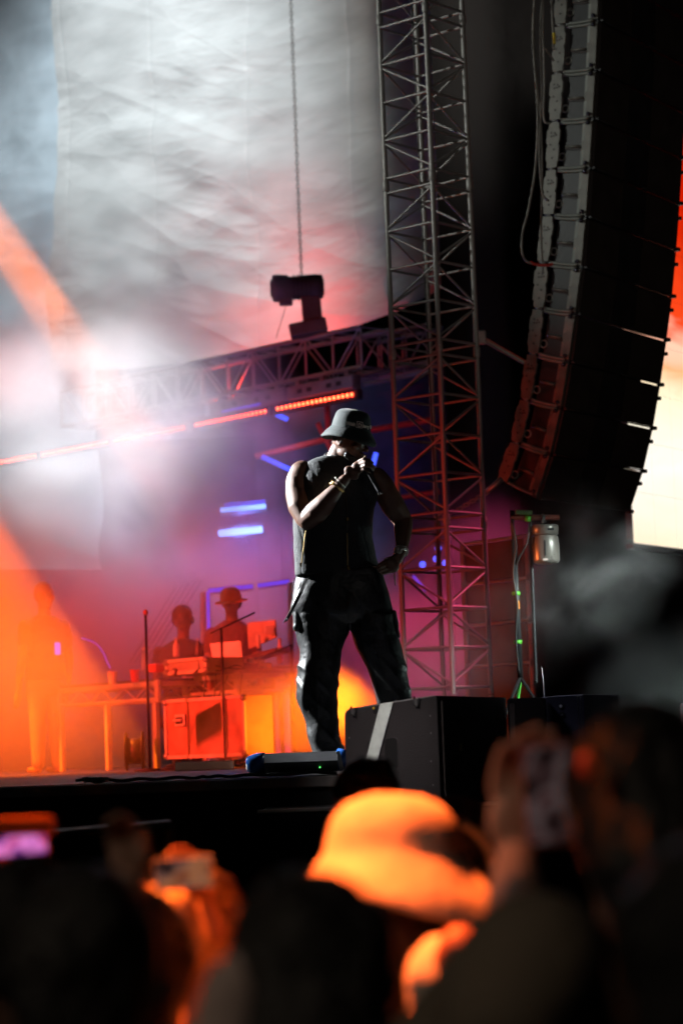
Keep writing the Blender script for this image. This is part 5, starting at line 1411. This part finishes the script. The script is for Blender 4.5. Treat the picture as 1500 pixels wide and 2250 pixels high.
fg = figure(None, 'disc jockey in an orange cap standing behind the laptop', 22.2, (508, 1322), 20, face_yaw=-25, pitch=12, floor=STAGE_Z, shirt=mat('striped_dark_red_shirt', (.12, .05, .05), .8, vary=.5, vscale=12, stretch=(4, 4, .4)), skin=SKINP, sh_w=.23, k=1.0)
r_, c, M, k, sh, rt, fwv = fg
cap = empty('orange_hat', c, 'orange brimmed hat on the disc jockey head', 'hat')
ORC = mat('orange_cloth', (.75, .26, .05), .8)
MB().lathe([(.098, .02), (.098, .06), (.085, .105), (.055, .13), (.0, .138)], c, M, 28, False).build('cap_crown', ORC, cap, True)
MB().lathe([(.095, .022), (.125, .012), (.155, .004), (.155, .0), (.12, .006), (.09, .016)], c, M, 28, False).build('cap_brim', ORC, cap, True)

def picture(name, cols, strength, scale=30):
    """glowing phone picture: blurred patches of stage colour"""
    if name in MATS: return MATS[name]
    m = emis(name, cols[0], strength); nt = m.node_tree
    e = [q for q in nt.nodes if q.type == 'EMISSION'][0]
    tc = nt.nodes.new('ShaderNodeTexCoord'); nz = nt.nodes.new('ShaderNodeTexNoise'); nz.inputs['Scale'].default_value = scale; nz.inputs['Detail'].default_value = 1
    rp = nt.nodes.new('ShaderNodeValToRGB'); nt.links.new(tc.outputs['Object'], nz.inputs['Vector']); nt.links.new(nz.outputs[0], rp.inputs[0]); nt.links.new(rp.outputs[0], e.inputs[0])
    rp.color_ramp.elements[0].position = .38; rp.color_ramp.elements[0].color = (*cols[0], 1); rp.color_ramp.elements[1].position = .66; rp.color_ramp.elements[1].color = (*cols[-1], 1)
    for k, c_ in enumerate(cols[1:-1]):
        q = rp.color_ramp.elements.new(.38 + .28 * (k + 1) / (len(cols) - 1)); q.color = (*c_, 1)
    return m

# --- the crowd
PINKP = mat('warm_skin', (.42, .2, .14), .5, vary=.1)
# woman in the pale bucket hat
fg = figure(None, 'person in a pale bucket hat lit bright orange in the middle of the crowd', 3.75, (872, 2040), 105, face_yaw=170, floor=0, shirt=CREAM, skin=PINKP, sh_w=.19, hairlen=.16)
r_, c, M, k, sh, rt, fwv = fg
h2 = empty('pale_bucket_hat', c + Vector((-.006, 0, .03)), 'wide pale bucket hat glowing orange white in the front rows', 'hat')
hp = wloc(h2); TM = Matrix.Rotation(R(3), 3, 'Y') @ Matrix.Rotation(R(-6), 3, 'X')
v = []; f = []; n = 64
pr = [(.178, -.012), (.177, -.006), (.152, .026), (.122, .062), (.110, .078), (.106, .088), (.103, .11), (.094, .138), (.075, .158), (.045, .170), (.0, .173)]
for r, z in pr + [(max(0, a - .004), b - .004) for a, b in pr[::-1]]:
    for q in range(n):
        a = 2 * math.pi * q / n
        wv = 1 + (.07 * math.sin(2 * a + .8) + .03 * math.sin(3 * a + 1)) * max(0, (.09 - z) / .09)
        v.append(hp + TM @ Vector((r * wv * math.cos(a), r * wv * math.sin(a), z + .016 * math.sin(2 * a - .6) * max(0, (.07 - z) / .07) + .005 * noise.noise(Vector((math.cos(a) * 2, math.sin(a) * 2, z * 15))))))
for i in range(len(pr) * 2 - 1):
    for q in range(n):
        a = i * n + q; b = i * n + (q + 1) % n; f.append((a, b, b + n, a + n))
make('hat_shell', v, f, CREAM, h2, True)
w = MB(); w.limb([(at(1010, 2420, 3.55), .07), (at(985, 2240, 3.5), .062), (at(975, 2150, 3.48), .055)], 16)  # arm and sleeve added in place of another person's brightly lit shirt
w.remesh('sleeve', CREAM, .01, r_, smooth=3, disp=lambda p, n: .012 * noise.fractal(p * 9, 1, 2, 3))
w = MB(); w.limb([(at(978, 2170, 3.48), .036), (at(1010, 2080, 3.42), .032)], 12); w.remesh('forearm', PINKP, .01, r_)
# back of the striped-stage onlooker with headphones band and glasses
fg = figure(None, 'dark haired person with sunglasses just left of the pale bucket hat', 5.4, (800, 1768), 62, face_yaw=215, floor=0, shirt=BLACKC, skin=SKIN, sh_w=.2, hairlen=.1)
r_, c, M, k, sh, rt, fwv = fg
sg = empty('sunglasses', at(733, 1797, 5.25), 'dark shiny sunglasses worn at the left of the dark haired head', 'sunglasses')
MB().ell(at(731, 1798, 5.25), (.022, .01, .014), None, 12, 8).build('lens', mat('shiny_black_lens', (.02, .02, .02), .05), sg, True)
MB().tube(spline([at(722, 1800, 5.25), at(738, 1785, 5.26), at(760, 1760, 5.3)]), .004, 6).build('temple_arm', mat('shiny_black_lens'), sg, True)
MB().ell(at(740, 1783, 5.22), (.010, .006, .014), None, 10, 6).build('red_glint_piece', mat('painted_red_glint', (.5, .05, .03), .3), sg, True)  # small red piece put in as a painted glint
# person behind the hat with a pale cap brim
fg = figure(None, 'person in a dark cap with a pale curved brim behind the bucket hat', 4.7, (1000, 1888), 82, face_yaw=190, floor=0, shirt=BLACKC, skin=SKIN, sh_w=.2)
r_, c, M, k, sh, rt, fwv = fg
cb2 = empty('dark_peaked_hat', c, 'dark cap with pale brim edge right of the bucket hat', 'cap')
MB().ell(c + Vector((0, 0, .035 * k)), (.100 * k, .108 * k, .098 * k), None, 24, 14).build('cap_crown', mat('dark_olive_cloth', (.03, .032, .022), .8), cb2, True)
MB().tube(spline([at(1018, 1812, 4.6), at(1052, 1838, 4.58), at(1076, 1876, 4.57), at(1090, 1925, 4.57)]), .010, 8).build('brim_edge', mat('pale_olive_piping', (.55, .5, .3), .7), cb2, True)
# curly head with a raised phone
fg = figure(None, 'curly haired person filming with a raised phone, glowing orange', 4.2, (428, 2085), 80, face_yaw=185, floor=0, shirt=BLACKC, skin=PINKP, sh_w=.19, bald=True)
r_, c, M, k, sh, rt, fwv = fg
w = MB(); rg = random.Random(5)
for i in range(150):
    u = Vector((rg.gauss(0, 1), rg.gauss(0, 1), rg.gauss(0, 1))).normalized()
    if u.z < -.55: continue
    p = c + Vector((u.x * .084, u.y * .09, u.z * .092 + .03)) * 1.0
    w.ell(p, (.017 + rg.random() * .012,) * 3, None, 8, 6)
w.ell(c + Vector((0, 0, .02)), (.078, .086, .09))
w.remesh('curly_hair', mat('auburn_curls', (.5, .32, .2), .35, vary=.4, vscale=30), .008, r_, smooth=1)
for i, (px, py) in enumerate(((330, 1994), (358, 1969), (463, 1948))):
    MB().ell(at(px, py, 4.0), (.0085, .007, .0085), None, 12, 8).build('sparkle_bead', mat('pale_sparkle', (.95, .9, .8), .3), r_, True)  # pale balls added to make the blurred sparkle dots
ph2 = phone('phone held above the curly head, showing a pale picture', at(404, 1918, 3.9), (.095, .05), Matrix.Rotation(R(-2), 3, 'Y'), picture('dim_pale_phone_picture', [(.02, .01, .01), (.45, .2, .16), (.8, .3, .12), (.3, .05, .03)], .35), mat('grey_phone_case', (.25, .25, .25), .4))
ph2['label'] = 'phone held level above the curly head, dim picture on it'
hand_up(r_, PINKP, at(452, 1985, 3.95), (-.35, .05, 1), (-1, 0, 0.1), (0, -1, 0), .62)
# phone at the left edge
ph3 = phone('phone in an orange case at the left edge above the crowd', at(34, 1843, 4.0), (.11, .058), Matrix.Rotation(R(-3), 3, 'Y'), picture('purple_phone_picture', [(.03, .01, .05), (.3, .05, .35), (.9, .25, .7), (.5, .05, .2)], .9), mat('orange_phone_case', (.8, .25, .05), .5))
fg = figure(None, 'person in black at the lower left edge, head down out of the light', 3.3, (60, 2065), 110, face_yaw=180, floor=0, shirt=BLACKC, skin=SKIN, sh_w=.22)
MB().bbox(at(30, 1816, 3.96), (.135, .02, .030), None, .008).build('case_top', mat('orange_phone_case'), ph3)
r_ = fg[0]
hand_up(r_, PINKP, at(-15, 1960, 4.04), (.25, .1, 1), (1, 0, 0), (0, -1, 0), .7)
# the big dark shoulder at lower left
fg = figure(None, 'broad dark figure filling the lower left corner, out of focus', 2.5, (190, 2165), 150, face_yaw=175, floor=0, shirt=BLACKC, skin=SKIN, sh_w=.23)
# finger raised, grey
fg = figure(None, 'person in a grey hood low in the crowd with one hand raised', 3.4, (300, 2150), 120, face_yaw=180, floor=0, shirt=DARKC, skin=PINKP, sh_w=.2)
r_ = fg[0]
w = MB(); w.limb([(at(268, 2080, 3.35), .03), (at(288, 1990, 3.35), .028), (at(284, 1930, 3.35), .026)], 12); w.remesh('forearm', SKINP, .01, r_)
hand_up(r_, SKINP, at(284, 1945, 3.35), (-.12, 0, 1), (1, .1, 0), (0, -1, 0), .62)
# dark head at bottom centre with pale sleeve
fg = figure(None, 'out of focus dark haired head at the bottom centre above a pale shoulder strap', 2.35, (690, 2200), 165, face_yaw=180, floor=0, shirt=GREYC, skin=SKINP, sh_w=.21, hairlen=.14)
r_, c, M, k, sh, rt, fwv = fg
w = MB(); w.limb([(at(508, 2300, 2.3), .045), (at(520, 2180, 2.3), .035), (at(575, 2105, 2.3), .022), (at(690, 2040, 2.34), .012)], 14)
tag(w.remesh('pale_scarf', mat('pale_pink_cloth', (.4, .3, .27), .9), .01, None, smooth=3), 'pale pinkish scarf edge curving round the bottom centre head', 'scarf')
# the tall person at right holding up a phone
fg = figure(None, 'tall dark person at the right edge seen from behind, biggest in the crowd', 2.75, (1405, 1800), 152, face_yaw=182, floor=0, shirt=mat('olive_brown_jacket', (.11, .085, .062), .9, vary=.2, bump=.5, bscale=30), skin=mat('skin_painted_shade', (.22, .12, .09), .5), sh_w=.30,  # darker copy of the skin, shade put into its colour
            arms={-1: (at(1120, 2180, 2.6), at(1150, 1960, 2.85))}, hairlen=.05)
r_, c, M, k, sh, rt, fwv = fg
w = MB(); w.limb([(sh + Vector((-.2, 0, -.04)), .10), (at(1180, 2130, 2.62), .085), (at(1120, 2260, 2.6), .075)], 16)
w.remesh('sleeve', mat('olive_brown_jacket'), .012, r_, smooth=3)
hand_up(r_, mat('skin_painted_light', (.5, .26, .18), .5), at(1136, 1880, 3.1), (.06, .05, 1), (1, .1, .05), (.3, -1, 0), 1.0)  # paler copy of the skin, orange light put into its colour
w = MB(); w.limb([(at(1136, 1885, 3.1), .029), (at(1128, 1990, 3.0), .036), (at(1120, 2120, 2.8), .042)], 14); w.remesh('forearm', mat('skin_painted_light'), .01, r_)
phone('phone in a reddish case raised by the tall person at right', at(1202, 1745, 3.05), (.062, .13), Matrix.Rotation(R(-2), 3, 'Y'), picture('dim_brown_phone_picture', [(.01, .005, .005), (.06, .03, .03), (.14, .1, .1), (.05, .01, .01)], .45), mat('reddish_phone_case', (.4, .13, .09), .4))
MB().ell(at(1292, 1682, 2.62), (.010, .008, .016), None, 12, 8).build('red_glint_clip', mat('red_glint_clip', (.8, .12, .05), .2), r_, True)  # red clip added to stand for an orange glint
# second shoulder further right, nearest of all
fg = figure(None, 'blurred dark shoulder nearest the camera at the lower right corner', 1.95, (1560, 2180), 200, face_yaw=180, floor=0, shirt=DARKC, skin=SKIN, sh_w=.25)

# ================================================================== SMOKE
def smoke(name, lo, hi, blobs, res, label, scale=0.9, detail=5.0, thresh=.42, gain=3.0, amp=1.0, base=0.0, color=(.92, .92, .92), aniso=0.0, dist=.6, seed=0.0, stretch=(1, 1, 1), cat='smoke'):
    """density grid: soft blobs times billowing noise. blobs = [(centre, radii, weight)]"""
    ng = bpy.data.node_groups.new(name + '_grid', 'GeometryNodeTree')
    ng.interface.new_socket('Geometry', in_out='OUTPUT', socket_type='NodeSocketGeometry')
    N = ng.nodes; Lk = ng.links
    out = N.new('NodeGroupOutput')
    vc = N.new('GeometryNodeVolumeCube')
    lo = Vector(lo); hi = Vector(hi)
    vc.inputs['Min'].default_value = lo; vc.inputs['Max'].default_value = hi
    sz = hi - lo
    for ax, q in zip(('X', 'Y', 'Z'), sz): vc.inputs['Resolution ' + ax].default_value = max(4, int(q / res))
    pos = N.new('GeometryNodeInputPosition')
    def vm(op, a, b=None):
        n = N.new('ShaderNodeVectorMath'); n.operation = op
        for i, x in enumerate((a, b)):
            if x is None: continue
            if isinstance(x, bpy.types.NodeSocket): Lk.new(x, n.inputs[i])
            else: n.inputs[i].default_value = x
        return n.outputs['Value'] if op in ('LENGTH', 'DOT_PRODUCT') else n.outputs[0]
    def mm(op, a, b=None, c=None, clamp=False):
        n = N.new('ShaderNodeMath'); n.operation = op; n.use_clamp = clamp
        for i, x in enumerate((a, b, c)):
            if x is None: continue
            if isinstance(x, bpy.types.NodeSocket): Lk.new(x, n.inputs[i])
            else: n.inputs[i].default_value = x
        return n.outputs[0]
    P0 = pos.outputs[0]
    def nz(sc, det, off, ds):
        t = N.new('ShaderNodeTexNoise'); t.noise_dimensions = '3D'
        Lk.new(vm('MULTIPLY', vm('ADD', P0, (off, off * 1.7, off * .6)), stretch), t.inputs['Vector'])
        t.inputs['Scale'].default_value = sc; t.inputs['Detail'].default_value = det
        t.inputs['Roughness'].default_value = .56; t.inputs['Distortion'].default_value = ds
        return t.outputs[0]
    n1 = nz(scale, detail, seed, dist)
    n2 = nz(scale * .4, 2, seed + 9, .2)
    tot = None
    for c, r, wgt in blobs:
        q = vm('DIVIDE', vm('SUBTRACT', P0, tuple(c)), tuple(r))
        l = vm('LENGTH', q)
        f_ = mm('SUBTRACT', 1.0, l, clamp=True)
        f_ = mm('MULTIPLY', mm('SMOOTH_MIN', mm('MULTIPLY', f_, 1.9), 1.0, .4), wgt)
        tot = f_ if tot is None else mm('MAXIMUM', tot, f_)
    # noise eats into the soft edges of the blobs
    nn_ = mm('MULTIPLY', mm('SUBTRACT', mm('MULTIPLY_ADD', n1, .72, mm('MULTIPLY', n2, .36)), thresh), gain)
    d = mm('MULTIPLY', tot, mm('MAXIMUM', mm('ADD', nn_, base), 0.0))
    d = mm('MULTIPLY', d, amp)
    Lk.new(d, vc.inputs['Density'])
    sm = N.new('GeometryNodeSetMaterial')
    m = bpy.data.materials.new(name + '_vapour'); m.use_nodes = True
    nt = m.node_tree; nt.nodes.remove(nt.nodes['Principled BSDF'])
    pv_ = nt.nodes.new('ShaderNodeVolumePrincipled'); pv_.inputs['Color'].default_value = (*color, 1)
    pv_.inputs['Density'].default_value = 1.0; pv_.inputs['Anisotropy'].default_value = aniso
    nt.links.new(pv_.outputs[0], nt.nodes['Material Output'].inputs['Volume'])
    m.cycles.volume_sampling = 'MULTIPLE_IMPORTANCE'
    sm.inputs['Material'].default_value = m
    Lk.new(vc.outputs[0], sm.inputs[0]); Lk.new(sm.outputs[0], out.inputs[0])
    vd = bpy.data.volumes.new(name); vd.materials.append(m)
    o = bpy.data.objects.new(name, vd); COL.objects.link(o)
    md = o.modifiers.new('grid', 'NODES'); md.node_group = ng
    tag(o, label, cat, None, 'stuff')
    return o

# thick white plume at left
def bl(px, py, Y, rx, ry, rz, wgt=1.0):
    s = Y / F; return (at(px, py, Y), (rx * s, ry, rz * s), wgt)
def bounds(blobs):
    lo = Vector((1e9,) * 3); hi = -lo
    for c, r, _ in blobs:
        for i in range(3): lo[i] = min(lo[i], c[i] - r[i]); hi[i] = max(hi[i], c[i] + r[i])
    lo.z = max(lo.z, STAGE_Z + .01); return lo, hi
B1 = [bl(90, 900, 23.2, 300, 1.3, 250, .62), bl(300, 900, 23.4, 270, 1.5, 250, .9), bl(410, 1060, 22.8, 280, 1.4, 230, 1.0), bl(140, 1140, 23, 330, 1.4, 220, .9),
      bl(330, 660, 24, 340, 1.6, 280, .34), bl(160, 640, 24, 270, 1.3, 260, .34), bl(500, 920, 23.5, 240, 1.2, 230, .5), bl(500, 1160, 23, 210, 1.2, 190, .4), bl(300, 1270, 23.2, 380, 1.4, 180, .3)]
lo, hi = bounds(B1)
smoke('white_smoke', lo, hi, B1, .055, 'thick white smoke billowing over the left half of the stage', scale=1.25, detail=7, thresh=.46, gain=7, amp=1.0, base=.17, seed=63.9, dist=.9)
# low smoke filling the back of the stage
B2 = [bl(950, 1470, 16.6, 170, .9, 150, .8), bl(300, 1400, 20.2, 480, .9, 260, .9), bl(480, 1330, 24.5, 480, 2.0, 230, 1.0), bl(880, 1450, 22.0, 320, 2.2, 210, 1.0), bl(250, 1380, 24.2, 420, 1.6, 300, .7), bl(1020, 1300, 21.0, 220, 1.8, 260, .35)]
lo, hi = bounds(B2)
smoke('low_magenta_smoke', lo, hi, B2, .075, 'thin low smoke glowing pink behind the band and the tower', scale=.7, thresh=.40, gain=2.6, amp=.30, base=.25, seed=11)
# orange lit smoke close to the floor behind the singer, and in the left beam
B3 = [bl(640, 1570, 19.6, 190, .7, 150, 1.0), bl(730, 1600, 19.9, 170, .8, 130, .8), bl(570, 1620, 19.4, 150, .5, 90, .8)]
lo, hi = bounds(B3)
smoke('floor_smoke', lo, hi, B3, .035, 'orange lit smoke puffing along the floor behind the singer', scale=1.5, thresh=.42, gain=4, amp=4.0, base=.15, seed=5)
B4 = [bl(-60, 1500, 20.5, 520, 1.5, 400, 1.0), bl(-100, 1250, 20.5, 360, 1.3, 300, .8), bl(20, 600, 24, 250, .7, 300, 1.0)]
lo, hi = bounds(B4)
smoke('left_smoke', lo, hi, B4, .075, 'smoke at the left edge cut by the orange beams', scale=.8, thresh=.38, gain=2.6, amp=.34, base=.35, seed=21)
# grey wisps at right
B5 = [bl(1280, 1310, 15.2, 190, .7, 150, 1.0), bl(1400, 1230, 15.4, 130, .6, 100, 1.0), bl(1230, 1130, 15.6, 150, .6, 110, .7), bl(1120, 1330, 16.2, 180, .6, 210, .6), bl(1520, 1560, 13.6, 260, 1.0, 220, .16)]
lo, hi = bounds(B5)
smoke('grey_wisps', lo, hi, B5, .028, 'grey wisps of smoke drifting under the bright screen', scale=2.4, detail=7, thresh=.475, gain=7, amp=.34, base=.0, seed=14, dist=1.6)
spot('wisp_side_spot', at(1900, 900, 14.0), at(1300, 1280, 15.3), 800, (.85, 1, .97), 26, 1.0, .2)
